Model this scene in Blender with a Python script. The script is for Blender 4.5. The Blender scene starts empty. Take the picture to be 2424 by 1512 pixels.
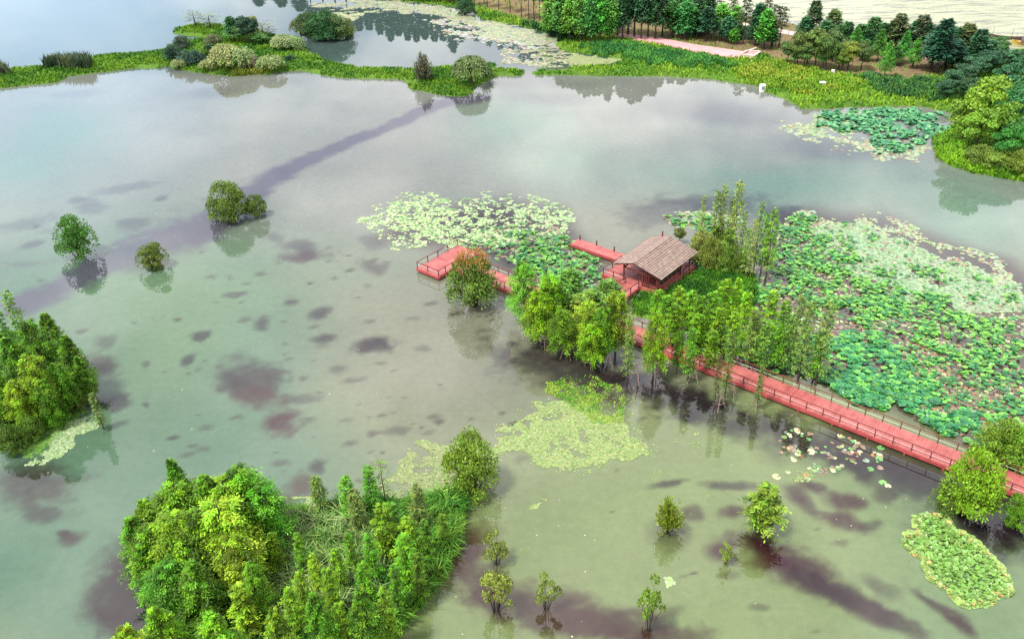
import bpy, math, random
import numpy as np
R_ = np.random.RandomState
rng = R_(7)
random.seed(7)
PI = math.pi
sc = bpy.context.scene
COL = bpy.data.collections.new("wetland"); sc.collection.children.link(COL)

# ------------------------------------------------------------------ camera model (photo measured at 2424 x 1512)
FPX, CX, CY = 2071.0, 1212.0, 756.0
PITCH, ROLL, CAMZ = math.radians(32.52), math.radians(2.05), 70.5
_f = np.array([0, math.cos(PITCH), -math.sin(PITCH)]); _r = np.array([1., 0, 0]); _d = np.array([0, -math.sin(PITCH), -math.cos(PITCH)])
CAM = np.array([math.cos(ROLL)*_r + math.sin(ROLL)*_d, -math.sin(ROLL)*_r + math.cos(ROLL)*_d, _f])
EYE = np.array([0, 0, CAMZ])
def at(x, y, z=0.0):
    d = np.array([(x-CX)/FPX, (y-CY)/FPX, 1.0]) @ CAM
    return EYE + d*((z-CAMZ)/d[2])
def ats(pts, z=0.0):
    return np.array([at(p[0], p[1], z) for p in pts])
def pix(P):
    c = (np.atleast_2d(P) - EYE) @ CAM.T
    return np.stack([CX + FPX*c[:, 0]/c[:, 2], CY + FPX*c[:, 1]/c[:, 2]], 1)
_z = CAM @ np.array([0, 0, 1.0])
VPT = (CX + FPX*_z[0]/_z[2], CY + FPX*_z[1]/_z[2])
def foot(tx, ty, by):
    return tx + (VPT[0]-tx)*(by-ty)/(VPT[1]-ty)
def height_at(P, ty):
    c = CAM @ (np.asarray(P) - EYE); k = (ty-CY)/FPX
    return (k*c[2]-c[1])/(_z[1]-k*_z[2])

cd = bpy.data.cameras.new("camera"); cam = bpy.data.objects.new("camera", cd); COL.objects.link(cam)
from mathutils import Matrix, Vector
rt, up, bk = CAM[0], -CAM[1], -CAM[2]
cam.matrix_world = Matrix(((rt[0], up[0], bk[0], 0), (rt[1], up[1], bk[1], 0), (rt[2], up[2], bk[2], CAMZ), (0, 0, 0, 1)))
cd.sensor_width = 36; cd.lens = 36*FPX/2424; cd.clip_start = 1; cd.clip_end = 9000
sc.camera = cam

# ------------------------------------------------------------------ noise helpers
def _hash(ix, iy, s):
    n = np.sin(ix*127.1 + iy*311.7 + s*74.7)*43758.5453
    return n - np.floor(n)
def vnoise(x, y, s=0):
    ix, iy = np.floor(x), np.floor(y); fx, fy = x-ix, y-iy
    u, v = fx*fx*(3-2*fx), fy*fy*(3-2*fy)
    return (_hash(ix, iy, s)*(1-u) + _hash(ix+1, iy, s)*u)*(1-v) + (_hash(ix, iy+1, s)*(1-u) + _hash(ix+1, iy+1, s)*u)*v
def fbm(x, y, s=0, o=4):
    t, a, n = 0, .5, 0
    for k in range(o):
        t = t + a*vnoise(x*2**k + 13.7*k, y*2**k - 7.3*k, s+k); n += a; a *= .5
    return t/n
def sstep(a, b, x):
    t = np.clip((x-a)/(b-a), 0, 1); return t*t*(3-2*t)
def inside(poly, X, Y):
    poly = np.asarray(poly); r = np.zeros(X.shape, bool); n = len(poly)
    for i in range(n):
        x1, y1 = poly[i, 0], poly[i, 1]; x2, y2 = poly[(i+1) % n, 0], poly[(i+1) % n, 1]
        c = (y1 > Y) != (y2 > Y)
        if y1 != y2: r ^= c & (X < (x2-x1)*(Y-y1)/(y2-y1) + x1)
    return r
def sdist(poly, X, Y):
    poly = np.asarray(poly); d = np.full(X.shape, 1e18); n = len(poly)
    for i in range(n):
        a = poly[i, :2]; b = poly[(i+1) % n, :2]; e = b-a; L = max(e @ e, 1e-9)
        t = np.clip(((X-a[0])*e[0] + (Y-a[1])*e[1])/L, 0, 1)
        d = np.minimum(d, (X-a[0]-t*e[0])**2 + (Y-a[1]-t*e[1])**2)
    d = np.sqrt(d)
    return np.where(inside(poly, X, Y), d, -d)

# ------------------------------------------------------------------ geometry accumulator
class Geo:
    def __init__(s): s.V, s.F, s.C, s.n = [], [], [], 0
    def add(s, V, F, C=(1, 1, 1)):
        V = np.asarray(V, float).reshape(-1, 3); F = np.asarray(F, int)
        C = np.broadcast_to(np.asarray(C, float), V.shape) if np.ndim(C) == 1 else np.asarray(C, float)
        s.V.append(V); s.F.append(F + s.n); s.C.append(C); s.n += len(V); return s
    def box(s, c, h, rot=0.0, C=(1, 1, 1)):
        q = np.array([[x, y, z] for z in (-1, 1) for y in (-1, 1) for x in (-1, 1)], float)*np.asarray(h)
        cs, sn = math.cos(rot), math.sin(rot); q = q @ np.array([[cs, sn, 0], [-sn, cs, 0], [0, 0, 1]])
        return s.add(q + np.asarray(c), [[0, 2, 3, 1], [4, 5, 7, 6], [0, 1, 5, 4], [2, 6, 7, 3], [0, 4, 6, 2], [1, 3, 7, 5]], C)
    def bar(s, a, b, w, h=None, C=(1, 1, 1)):
        a, b = np.asarray(a, float), np.asarray(b, float); h = h or w; d = b-a; d = d/np.linalg.norm(d)
        x = np.cross(d, [0, 0, 1.]); x = np.array([1., 0, 0]) if np.linalg.norm(x) < 1e-4 else x/np.linalg.norm(x)
        y = np.cross(x, d); q = [p + i*x*w/2 + j*y*h/2 for p in (a, b) for j in (-1, 1) for i in (-1, 1)]
        return s.add(q, [[0, 1, 3, 2], [4, 6, 7, 5], [0, 4, 5, 1], [2, 3, 7, 6], [0, 2, 6, 4], [1, 5, 7, 3]], C)
    def tube(s, P, rad, n=6, C=(1, 1, 1)):
        P = np.asarray(P, float); m = len(P); T = np.gradient(P, axis=0); T /= np.linalg.norm(T, axis=1)[:, None] + 1e-9
        ref = np.array([0.31, 0.95, 0.05]); X = np.cross(T, ref); X /= np.linalg.norm(X, axis=1)[:, None] + 1e-9; Y = np.cross(T, X)
        a = np.arange(n)*2*PI/n
        V = P[:, None] + np.asarray(rad, float).reshape(-1, 1, 1)*(np.cos(a)[None, :, None]*X[:, None] + np.sin(a)[None, :, None]*Y[:, None])
        F = [[i*n+k, i*n+(k+1) % n, (i+1)*n+(k+1) % n, (i+1)*n+k] for i in range(m-1) for k in range(n)]
        return s.add(V.reshape(-1, 3), F, C)
    def leaves(s, P, A, S, C):
        n = len(P); V = np.stack([P, P + A*.5 + S*.5, P + A, P + A*.5 - S*.5], 1).reshape(-1, 3)
        return s.add(V, np.arange(4*n).reshape(n, 4), np.repeat(C, 4, 0))
    def mesh(s, name, mat, smooth=False):
        me = bpy.data.meshes.new(name)
        V = np.concatenate(s.V); C = np.concatenate(s.C)
        me.vertices.add(len(V)); me.vertices.foreach_set("co", V.ravel())
        fl = [f.ravel() for f in s.F]; tot = np.concatenate([np.full(len(f), f.shape[1]) for f in s.F]); lp = np.concatenate(fl)
        me.loops.add(len(lp)); me.loops.foreach_set("vertex_index", lp.astype(np.int32))
        me.polygons.add(len(tot)); me.polygons.foreach_set("loop_start", np.concatenate([[0], np.cumsum(tot)[:-1]]).astype(np.int32))
        me.polygons.foreach_set("use_smooth", np.full(len(tot), smooth))
        me.update(calc_edges=True)
        at_ = me.color_attributes.new("Col", 'FLOAT_COLOR', 'POINT')
        at_.data.foreach_set("color", np.concatenate([C, np.ones((len(C), 1))], 1).ravel())
        me.materials.append(mat); me.validate(); return me

def obj(name, data, parent=None, loc=None):
    o = bpy.data.objects.new(name, data); COL.objects.link(o)
    if parent is not None: o.parent = parent
    if loc is not None: o.location = loc
    return o
def tag(o, label=None, cat=None, group=None, kind=None):
    if label: o["label"] = label
    if cat: o["category"] = cat
    if group: o["group"] = group
    if kind: o["kind"] = kind
    return o
def thing(name, label, cat, loc=(0, 0, 0), group=None, rot=0.0):
    o = obj(name, None, None, loc); o.empty_display_size = .3; o.rotation_euler = (0, 0, rot); return tag(o, label, cat, group)
def part(name, geo, mat, parent, loc=None, label=None, smooth=False):
    o = obj(name, geo.mesh(name, mat, smooth), parent, loc)
    if label: o["label"] = label
    return o
def stuff(name, geo, mat, label, cat):
    return tag(obj(name, geo.mesh(name, mat)), label, cat, kind="stuff")
def copy_tree(o, parent=None):
    c = o.copy(); COL.objects.link(c); c.parent = parent
    for ch in list(o.children): copy_tree(ch, c)
    return c

# ------------------------------------------------------------------ materials
def newmat(name):
    m = bpy.data.materials.new(name); m.use_nodes = True; nt = m.node_tree
    return m, nt, nt.nodes, nt.links, nt.nodes["Principled BSDF"]
def N(nt, t, **kw):
    n = nt.nodes.new(t)
    for k, v in kw.items():
        if hasattr(n, k): setattr(n, k, v)
        else: n.inputs[k].default_value = v
    return n
def mixc(nt, a, b, f, mode='MIX'):
    m = nt.nodes.new('ShaderNodeMix'); m.data_type = 'RGBA'; m.blend_type = mode
    for s, v in ((6, a), (7, b), (0, f)):
        if hasattr(v, 'is_output'): nt.links.new(v, m.inputs[s])
        else: m.inputs[s].default_value = (*v, 1) if isinstance(v, tuple) else v
    return m.outputs[2]
def plant_mat(name, rough=.55, trans=.16, spec=.25):
    m, nt, nd, lk, b = newmat(name)
    a = N(nt, 'ShaderNodeAttribute', attribute_name="Col"); oi = nd.new('ShaderNodeObjectInfo')
    c = mixc(nt, a.outputs['Color'], oi.outputs['Color'], 1.0, 'MULTIPLY')
    hs = nd.new('ShaderNodeHueSaturation'); mr = N(nt, 'ShaderNodeMapRange'); mr.inputs[3].default_value = .49; mr.inputs[4].default_value = .52
    lk.new(oi.outputs['Random'], mr.inputs[0]); lk.new(mr.outputs[0], hs.inputs['Hue']); lk.new(c, hs.inputs['Color'])
    mr2 = N(nt, 'ShaderNodeMapRange'); mr2.inputs[3].default_value = .8; mr2.inputs[4].default_value = 1.2
    mth = N(nt, 'ShaderNodeMath', operation='FRACT'); mm = N(nt, 'ShaderNodeMath', operation='MULTIPLY'); mm.inputs[1].default_value = 7.31
    lk.new(oi.outputs['Random'], mm.inputs[0]); lk.new(mm.outputs[0], mth.inputs[0]); lk.new(mth.outputs[0], mr2.inputs[0]); lk.new(mr2.outputs[0], hs.inputs['Value'])
    lk.new(hs.outputs[0], b.inputs['Base Color']); b.inputs['Roughness'].default_value = rough; b.inputs['Specular IOR Level'].default_value = spec
    t = nd.new('ShaderNodeBsdfTranslucent'); lk.new(hs.outputs[0], t.inputs[0])
    ms = nd.new('ShaderNodeMixShader'); ms.inputs[0].default_value = trans
    lk.new(b.outputs[0], ms.inputs[1]); lk.new(t.outputs[0], ms.inputs[2]); lk.new(ms.outputs[0], nd["Material Output"].inputs[0])
    return m
M_LEAF = plant_mat("leaf"); M_PAD = plant_mat("lily_leaf", .4, .08, .4); M_BLADE = plant_mat("blade", .6, .18, .2)
def simple(name, base, rough=.7, var=.25, scale=1.5, spec=.3, bump=0.0):
    m, nt, nd, lk, b = newmat(name)
    tc = nd.new('ShaderNodeTexCoord'); n = N(nt, 'ShaderNodeTexNoise', Scale=scale, Detail=6.0, Roughness=.65); lk.new(tc.outputs['Object'], n.inputs['Vector'])
    mr = N(nt, 'ShaderNodeMapRange'); mr.inputs[1].default_value = .3; mr.inputs[2].default_value = .7; mr.inputs[3].default_value = 1-var; mr.inputs[4].default_value = 1+var
    lk.new(n.outputs[0], mr.inputs[0])
    a = N(nt, 'ShaderNodeAttribute', attribute_name="Col")
    c = mixc(nt, base, mr.outputs[0], 1.0, 'MULTIPLY'); c = mixc(nt, c, a.outputs['Color'], 1.0, 'MULTIPLY')
    lk.new(c, b.inputs['Base Color']); b.inputs['Roughness'].default_value = rough; b.inputs['Specular IOR Level'].default_value = spec
    if bump:
        bp = N(nt, 'ShaderNodeBump', Strength=bump, Distance=.05); lk.new(n.outputs[0], bp.inputs['Height']); lk.new(bp.outputs[0], b.inputs['Normal'])
    return m
M_BARK = simple("bark", (.045, .034, .028), .9, .4, 3)
M_BARKP = simple("pale_bark", (.12, .1, .085), .9, .4, 3)
M_RED = simple("red_timber", (.2, .042, .04), .55, .3, 2.5, .4)
M_DRED = simple("dark_red_timber", (.10, .024, .021), .55, .3, 2.5, .4)
M_SIDE = simple("red_edge_board", (.26, .045, .045), .55, .3, 1.2, .4)
M_PILE = simple("wet_pile", (.03, .022, .02), .8, .3, 2)
M_CABLE = simple("pale_rail", (.5, .42, .38), .5, .2, 4)
M_CONC = simple("pale_concrete", (.42, .35, .31), .85, .2, 1.2)
M_WHITE = simple("white_board", (.75, .74, .72), .6, .08, 2)
M_GREY = simple("grey_panel", (.2, .2, .2), .6, .2, 2)
M_STAKE = simple("stake_wood", (.2, .13, .12), .85, .3, 2)
M_HULL = simple("boat_hull", (.07, .05, .045), .7, .3, 1.5)
M_AWN = simple("dark_awning", (.06, .05, .055), .8, .3, 1.5)
M_YEL = simple("yellow_hull_paint", (.4, .27, .06), .6, .2, 1.5)
M_GLASS = simple("dark_glass", (.02, .02, .025), .1, .1, 1, .6)
M_PURP = simple("violet_board", (.16, .035, .07), .6, .2, 1)
M_BLUE = simple("violet_cloth", (.12, .06, .5), .8, .2, 2)
M_ORANGE = simple("orange_leaf", (.5, .12, .02), .7, .3, 2)

def deck_mat():
    m, nt, nd, lk, b = newmat("red_deck")
    tc = nd.new('ShaderNodeTexCoord'); sx = nd.new('ShaderNodeSeparateXYZ'); lk.new(tc.outputs['Object'], sx.inputs[0])
    w = N(nt, 'ShaderNodeMath', operation='MULTIPLY'); w.inputs[1].default_value = 1/.16; lk.new(sx.outputs[0], w.inputs[0])
    fl = N(nt, 'ShaderNodeMath', operation='FLOOR'); lk.new(w.outputs[0], fl.inputs[0])
    fr = N(nt, 'ShaderNodeMath', operation='FRACT'); lk.new(w.outputs[0], fr.inputs[0])
    wn = nd.new('ShaderNodeTexWhiteNoise'); wn.noise_dimensions = '1D'; lk.new(fl.outputs[0], wn.inputs['W'])
    gap = N(nt, 'ShaderNodeMath', operation='GREATER_THAN'); gap.inputs[1].default_value = .12; lk.new(fr.outputs[0], gap.inputs[0])
    n = N(nt, 'ShaderNodeTexNoise', Scale=.35, Detail=8.0, Roughness=.7); lk.new(tc.outputs['Object'], n.inputs['Vector'])
    n2 = N(nt, 'ShaderNodeTexNoise', Scale=2.2, Detail=4.0); lk.new(tc.outputs['Object'], n2.inputs['Vector'])
    c = mixc(nt, (.185, .036, .034), (.26, .068, .062), wn.outputs[0])
    st = N(nt, 'ShaderNodeMapRange'); st.inputs[1].default_value = .42; st.inputs[2].default_value = .68; lk.new(n.outputs[0], st.inputs[0])
    c = mixc(nt, c, (.31, .10, .092), st.outputs[0])
    s2 = N(nt, 'ShaderNodeMapRange'); s2.inputs[1].default_value = .62; s2.inputs[2].default_value = .75; s2.inputs[4].default_value = .55; lk.new(n2.outputs[0], s2.inputs[0])
    c = mixc(nt, c, (.17, .05, .04), s2.outputs[0])
    gm = N(nt, 'ShaderNodeMapRange'); gm.inputs[3].default_value = .4; lk.new(gap.outputs[0], gm.inputs[0])
    c = mixc(nt, c, gm.outputs[0], 1.0, 'MULTIPLY')
    lk.new(c, b.inputs['Base Color']); b.inputs['Roughness'].default_value = .5; b.inputs['Specular IOR Level'].default_value = .4
    return m
M_DECK = deck_mat()

def ground_mat():
    m, nt, nd, lk, b = newmat("bank_ground")
    a = N(nt, 'ShaderNodeAttribute', attribute_name="Col"); tc = nd.new('ShaderNodeTexCoord')
    n = N(nt, 'ShaderNodeTexNoise', Scale=1.4, Detail=8.0, Roughness=.75); lk.new(tc.outputs['Object'], n.inputs['Vector'])
    mr = N(nt, 'ShaderNodeMapRange'); mr.inputs[1].default_value = .3; mr.inputs[2].default_value = .7; mr.inputs[3].default_value = .5; mr.inputs[4].default_value = 1.5; lk.new(n.outputs[0], mr.inputs[0])
    c = mixc(nt, a.outputs['Color'], mr.outputs[0], 1.0, 'MULTIPLY'); lk.new(c, b.inputs['Base Color']); b.inputs['Roughness'].default_value = .95; b.inputs['Specular IOR Level'].default_value = .1
    bp = N(nt, 'ShaderNodeBump', Strength=.6, Distance=.15); lk.new(n.outputs[0], bp.inputs['Height']); lk.new(bp.outputs[0], b.inputs['Normal'])
    return m
M_GROUND = ground_mat()

def water_mat(name, rough, ior, bump, scale, lake=False):
    m, nt, nd, lk, b = newmat(name)
    a = N(nt, 'ShaderNodeAttribute', attribute_name="Col"); tc = nd.new('ShaderNodeTexCoord')
    n = N(nt, 'ShaderNodeTexNoise', Scale=scale, Detail=4.0, Roughness=.55)
    mp = nd.new('ShaderNodeMapping'); mp.inputs['Scale'].default_value = (.3, .8, 1) if lake else (1, 1, 1); mp.inputs['Rotation'].default_value = (0, 0, math.radians(14) if lake else 0)
    lk.new(tc.outputs['Object'], mp.inputs[0]); lk.new(mp.outputs[0], n.inputs['Vector'])
    n3 = N(nt, 'ShaderNodeTexNoise', Scale=.9, Detail=9.0, Roughness=.7); lk.new(tc.outputs['Object'], n3.inputs['Vector'])
    mr = N(nt, 'ShaderNodeMapRange'); mr.inputs[1].default_value = .25; mr.inputs[2].default_value = .75; mr.inputs[3].default_value = .86; mr.inputs[4].default_value = 1.14; lk.new(n3.outputs[0], mr.inputs[0])
    if lake:
        m2 = nd.new('ShaderNodeMapping'); m2.inputs['Scale'].default_value = (.07, .42, 1); m2.inputs['Rotation'].default_value = (0, 0, math.radians(10)); lk.new(tc.outputs['Object'], m2.inputs[0]); lk.new(m2.outputs[0], n3.inputs['Vector'])
        n3.inputs['Scale'].default_value = 1.0; n3.inputs['Detail'].default_value = 4.0; mr.inputs[1].default_value = .38; mr.inputs[2].default_value = .52; mr.inputs[3].default_value = .35; mr.inputs[4].default_value = 1.1  # dark streaks paint the shading of the waves into the lake colour
    c = mixc(nt, a.outputs['Color'], mr.outputs[0], 1.0, 'MULTIPLY')
    lk.new(c, b.inputs['Base Color']); b.inputs['Roughness'].default_value = rough; b.inputs['IOR'].default_value = ior
    bp = N(nt, 'ShaderNodeBump', Strength=bump, Distance=.1 if not lake else 1.4); lk.new(n.outputs[0], bp.inputs['Height']); lk.new(bp.outputs[0], b.inputs['Normal'])
    return m
M_WATER = water_mat("pond_water", .012, 1.52, .004, .5)
M_LAKE = water_mat("lake_water", .1, 1.4, 1.0, .55, True)

# ------------------------------------------------------------------ water with its murk, weed beds, silt and painted shade
def srgb(*c):
    c = np.array(c)/255.; return np.where(c <= .04045, c/12.92, ((c+.055)/1.055)**2.4)
WEED_SHADE = [  # x, y, rx, ry, rotation, strength, redness
 (600,895,70,42,10,.85,.1),(612,940,58,26,5,.9,.8),(552,910,36,20,0,.7,.1),(655,890,24,18,0,.7,.2),(660,1005,38,28,-25,1,.8),(710,940,50,11,-5,.6,.2),(890,816,44,16,-8,.9,.2),(770,801,30,8,-5,.8,.1),
 (752,745,26,12,-18,.8,.1),(690,715,18,10,-10,.8,.1),(555,695,24,7,-8,.7,.2),(620,765,18,13,-20,.8,.1),(475,797,22,9,-12,.85,.1),(448,853,20,12,-25,.85,.1),(728,606,52,13,-3,.9,.9),(715,585,46,14,8,.75,.1),
 (890,632,34,14,15,.6,.9),(885,572,32,14,10,.5,.2),(655,560,22,10,20,.5,.1),(310,530,36,13,-14,.6,0),(210,490,32,14,-10,.5,0),(75,580,26,8,-15,.6,0),(300,445,70,9,-10,.45,0),(55,530,70,14,-12,.45,0),(385,470,18,6,-14,.6,.1),
 (180,475,22,6,-8,.55,.7),(130,545,40,6,-8,.3,.6),(60,625,50,8,-5,.3,.6),(235,865,36,26,10,.75,.5),(265,955,44,18,0,.8,.1),(245,812,22,16,0,.55,.2),(90,1150,90,55,0,.75,.4),(170,1275,30,14,-20,.8,.6),(90,1210,40,24,0,.6,.3),  # largest patch of this row: wooded islet's shadow painted on the water
 (300,1350,62,62,30,.95,.2),(255,1430,58,56,0,.95,.2),(320,1470,60,60,0,.9,.3),(748,1105,22,15,-20,.85,0),(712,1155,26,24,0,.8,.8),(935,1025,30,9,0,.5,.1),(660,1180,60,18,0,.8,.7),(1205,842,16,13,0,.6,.8),(800,872,18,11,0,.5,0),(1000,825,14,7,0,.45,0),
 (150,1265,16,8,0,.8,.5),(345,865,10,7,0,.6,.6),(345,960,8,5,0,.6,.6),(1110,1330,50,70,20,.9,1),(1240,1420,150,38,8,.85,.9),(1390,1475,150,40,10,.85,.8),(1480,1480,110,40,0,.8,.9),(1610,1505,70,22,0,.7,.8),(1160,1400,50,50,0,.7,.8),
 (1870,1340,118,36,24,1,.8),(1815,1296,42,24,15,1,.6),(1930,1385,60,22,25,.8,.4),(2050,1440,62,24,22,.9,.7),(2000,1415,44,20,20,.75,.3),(2110,1468,64,22,28,.85,.3),(2245,1452,66,15,38,.9,.6),(2185,1408,34,11,35,.8,.4),
 (1905,1190,46,17,35,.9,.6),(1932,1155,38,11,12,.9,.6),(2010,1185,52,18,8,.9,.9),(1998,1235,44,21,12,.9,.9),(2065,1242,30,12,-10,.6,.2),(1745,1215,38,11,5,.85,.8),(1715,1306,34,26,15,.95,.8),(1590,1140,42,7,-10,.8,.2),(1742,1151,72,9,5,.8,.2),
 (1640,1215,22,14,20,.7,.6),(1590,1250,40,34,0,.5,.2),(2100,1165,24,24,0,.7,.5),(2300,1270,120,52,20,.65,.1),(2385,1215,70,70,0,.85,.1),(1800,1440,20,8,0,.5,.1),(2080,1390,40,16,30,.6,.2),(1560,500,80,30,-8,.62,0),(1690,478,110,20,-4,.6,0),(1850,505,60,18,5,.6,.2),
 (1720,268,170,26,4,.34,-1),(1950,352,130,24,6,.34,-1),(1300,235,120,12,3,.25,-1),(180,222,60,8,-5,.3,-1),(500,220,60,12,-5,.25,-1),(1350,200,60,10,4,.2,-1),
 (1350,880,170,48,16,.8,.1),(1560,925,140,36,14,.85,.15),(1650,962,170,34,22,.8,.1),(1900,1038,150,28,22,.75,.1),(2150,1132,170,36,22,.85,.1),(2350,1218,100,60,15,.95,.1),(2080,1070,230,50,18,.72,.25),(1900,1060,120,40,10,.35,.2)]  # silt-dark water by grove and boardwalk, with their shade and reflections painted in
BANDL = [(20,735,22),(60,722,30),(150,680,28),(250,625,34),(330,590,46),(420,560,50),(500,530,46),(570,490,36),(640,425,26),(700,395,20),(760,362,17),(850,327,14),(920,300,12),(1000,262,14),(1060,240,18),(1150,232,12)]
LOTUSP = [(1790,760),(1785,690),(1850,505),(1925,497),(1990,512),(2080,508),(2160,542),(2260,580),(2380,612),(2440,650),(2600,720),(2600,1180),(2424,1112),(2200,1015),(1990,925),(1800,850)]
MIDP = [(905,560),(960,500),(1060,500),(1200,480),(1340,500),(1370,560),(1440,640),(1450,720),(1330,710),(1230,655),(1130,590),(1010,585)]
def pond_colors(V):
    n = len(V); p = pix(V); x, y = p[:, 0], p[:, 1]
    gx, gy = V[:, 0], V[:, 1]
    w1, w2 = fbm(gx/14, gy/14, 3)-.5, fbm(gx/14, gy/14, 9)-.5
    h1, h2 = fbm(gx/2.2, gy/2.2, 5, 5)-.5, fbm(gx/2.2, gy/2.2, 11, 5)-.5
    lo = fbm(gx/30, gy/30, 21, 3); h3 = fbm(gx/.9, gy/.9, 15, 3)-.5
    teal, tan, olive, grey = np.array([.040,.074,.048]), np.array([.086,.090,.064]), np.array([.076,.100,.040]), np.array([.088,.095,.084])
    fo = sstep(900, 1300, y + .25*(x-1000) + 300*(lo-.5)); ft = sstep(560, 300, np.hypot((x-330)*.8, (y-1000)*.62) + 260*(lo-.5)); fg = sstep(700, 380, y + 200*(lo-.5))
    c = tan[None]*(1-fo[:, None]) + olive[None]*fo[:, None]; c = c*(1-ft[:, None]) + teal*ft[:, None]; c = c*(1-fg[:, None]) + grey*fg[:, None]
    fp = sstep(185, 150, y)[:, None]; c = c*(1-fp) + np.array([.028,.045,.042])*fp
    fr = sstep(1800, 2250, x + 500*(lo-.5))*sstep(1050, 1150, y); c = c*(1-.6*fr[:, None]) + .6*fr[:, None]*np.array([.052,.088,.045])
    c = c*(0.9 + .25*fbm(gx/9, gy/9, 33, 4))[:, None]
    for (px, py, rx, ry, s_) in [(150,310,110,60,.6),(50,390,140,60,.6),(1210,300,120,70,.75),(1340,390,90,60,.6),(1900,440,330,60,.7),(2300,520,220,90,.85),(480,690,230,80,.6),(430,810,130,100,.6),(330,880,160,160,.5),(900,640,150,60,.25),(1560,400,140,50,.4)]:
        k = s_*np.exp(-(((x-px+90*w1)/rx)**2 + ((y-py+50*w2)/ry)**2))[:, None]; c = c*(1-k) + k*(np.array([.055,.105,.078]) if py < 650 else np.array([.060,.100,.052]))
    sm = np.interp(y, [150, 400, 800, 1500], [.35, .6, 1, 1.5])
    xs, ys = x + 26*w1*sm + 20*h1*sm, y + 14*w2*sm + 12*h2*sm
    purple, dark, red = np.array([.030,.026,.043]), np.array([.006,.0045,.007]), np.array([.022,.006,.007])
    # the long silt band
    best = np.full(n, -9.)
    for (x1, y1, r1), (x2, y2, r2) in zip(BANDL[:-1], BANDL[1:]):
        e = np.array([x2-x1, y2-y1]); t = np.clip(((xs-x1)*e[0] + (ys-y1)*e[1])/(e @ e), 0, 1)
        best = np.maximum(best, 1 - np.hypot(xs-x1-t*e[0], ys-y1-t*e[1])/(r1 + (r2-r1)*t))
    k = .85*sstep(-.35, .6, best + .9*h1 + .25*h3)[:, None]; c = c*(1-k) + purple*k
    for (px, py, rx, ry, ro, s, rd) in WEED_SHADE:
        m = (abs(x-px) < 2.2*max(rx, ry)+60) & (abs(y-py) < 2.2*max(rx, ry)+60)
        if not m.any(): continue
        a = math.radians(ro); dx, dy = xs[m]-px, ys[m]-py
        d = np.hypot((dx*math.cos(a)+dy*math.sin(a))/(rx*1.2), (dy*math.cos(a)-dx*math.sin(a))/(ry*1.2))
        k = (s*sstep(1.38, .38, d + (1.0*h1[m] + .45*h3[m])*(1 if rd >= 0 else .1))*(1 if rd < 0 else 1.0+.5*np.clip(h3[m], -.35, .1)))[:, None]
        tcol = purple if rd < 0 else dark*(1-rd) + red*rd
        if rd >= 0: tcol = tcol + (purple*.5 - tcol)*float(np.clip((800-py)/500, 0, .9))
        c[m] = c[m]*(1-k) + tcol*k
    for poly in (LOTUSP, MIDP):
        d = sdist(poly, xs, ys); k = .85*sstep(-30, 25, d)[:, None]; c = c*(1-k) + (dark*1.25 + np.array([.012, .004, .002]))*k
    rb_ = R_(9)
    for i in range(170):
        px, py = (380+rb_.rand()*900, 590+rb_.rand()*580) if i < 110 else (60+rb_.rand()*2300, 520+rb_.rand()*980)
        r = 3+7*rb_.rand()**2*(py/900); m = (abs(x-px) < 4*r+6) & (abs(y-py) < 4*r+6)
        if not m.any(): continue
        d = np.hypot((x[m]-px+14*h1[m]+(y[m]-py)*.8)/(r*2.0), (y[m]-py+10*h3[m])/(r*.8)); k = ((.35+.4*rb_.rand())*sstep(1.6, .2, d + .6*h3[m]))[:, None]
        c[m] = c[m]*(1-k) + (dark*(1-.4) + red*.4)*k
    return c
def water_sheet():
    g = Geo(); ny, nx = 620, 620
    t = np.linspace(0, 1, ny); Y = 44*(480/44.)**t; u = np.linspace(-1, 1, nx)*1.02
    GX = u[None]*Y[:, None]*1.0; GY = np.repeat(Y[:, None], nx, 1)
    V = np.stack([GX.ravel(), GY.ravel(), np.zeros(ny*nx)], 1)
    i = np.arange(ny-1)[:, None]*nx + np.arange(nx-1)[None]; i = i.ravel()
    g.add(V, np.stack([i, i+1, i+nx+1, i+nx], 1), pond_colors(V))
    return tag(obj("water", g.mesh("water", M_WATER, True)), kind="structure")
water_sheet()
g = Geo(); S = 3000
g.add([[-S, -S, -.02], [S, -S, -.02], [S, S, -.02], [-S, S, -.02]], [[0, 1, 2, 3]], (.12, .14, .11))
tag(obj("outer_water", g.mesh("outer_water", M_WATER)), kind="structure")

# ------------------------------------------------------------------ land
LANDS = []
class Land:
    def __init__(s, name, pts, step, h, w, colf, seed=0):
        P = ats(pts); s.poly = P[:, :2]; s.h, s.w, s.seed = h, w, seed
        lo, hi = s.poly.min(0)-2, s.poly.max(0)+2
        xs, ys = np.arange(lo[0], hi[0]+step, step), np.arange(lo[1], hi[1]+step, step)
        X, Y = np.meshgrid(xs, ys); Z, sd = s.zs(X, Y, True)
        nx = len(xs); keep = sd > -1.6*step
        i = (np.arange(len(ys)-1)[:, None]*nx + np.arange(nx-1)[None]).ravel(); kf = keep.ravel()
        q = np.stack([i, i+1, i+nx+1, i+nx], 1); q = q[kf[q].any(1)]
        V = np.stack([X.ravel(), Y.ravel(), Z.ravel()], 1)
        us = np.unique(q); mp = -np.ones(len(V), int); mp[us] = np.arange(len(us))
        g = Geo(); g.add(V[us], mp[q], colf(V[us]))
        s.o = tag(obj(name, g.mesh(name, M_GROUND, True)), kind="structure"); LANDS.append(s)
    def zs(s, X, Y, both=False):
        sd = sdist(s.poly, X, Y); sd = sd + 1.1*(fbm(X/2.5, Y/2.5, s.seed+3)-.5)
        z = np.where(sd > 0, s.h*(1-np.exp(-np.maximum(sd, 0)/s.w)) + .25*(fbm(X/4, Y/4, s.seed)-.5)*np.clip(sd, 0, 1), sd*.5)
        return (z, sd) if both else z
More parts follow.
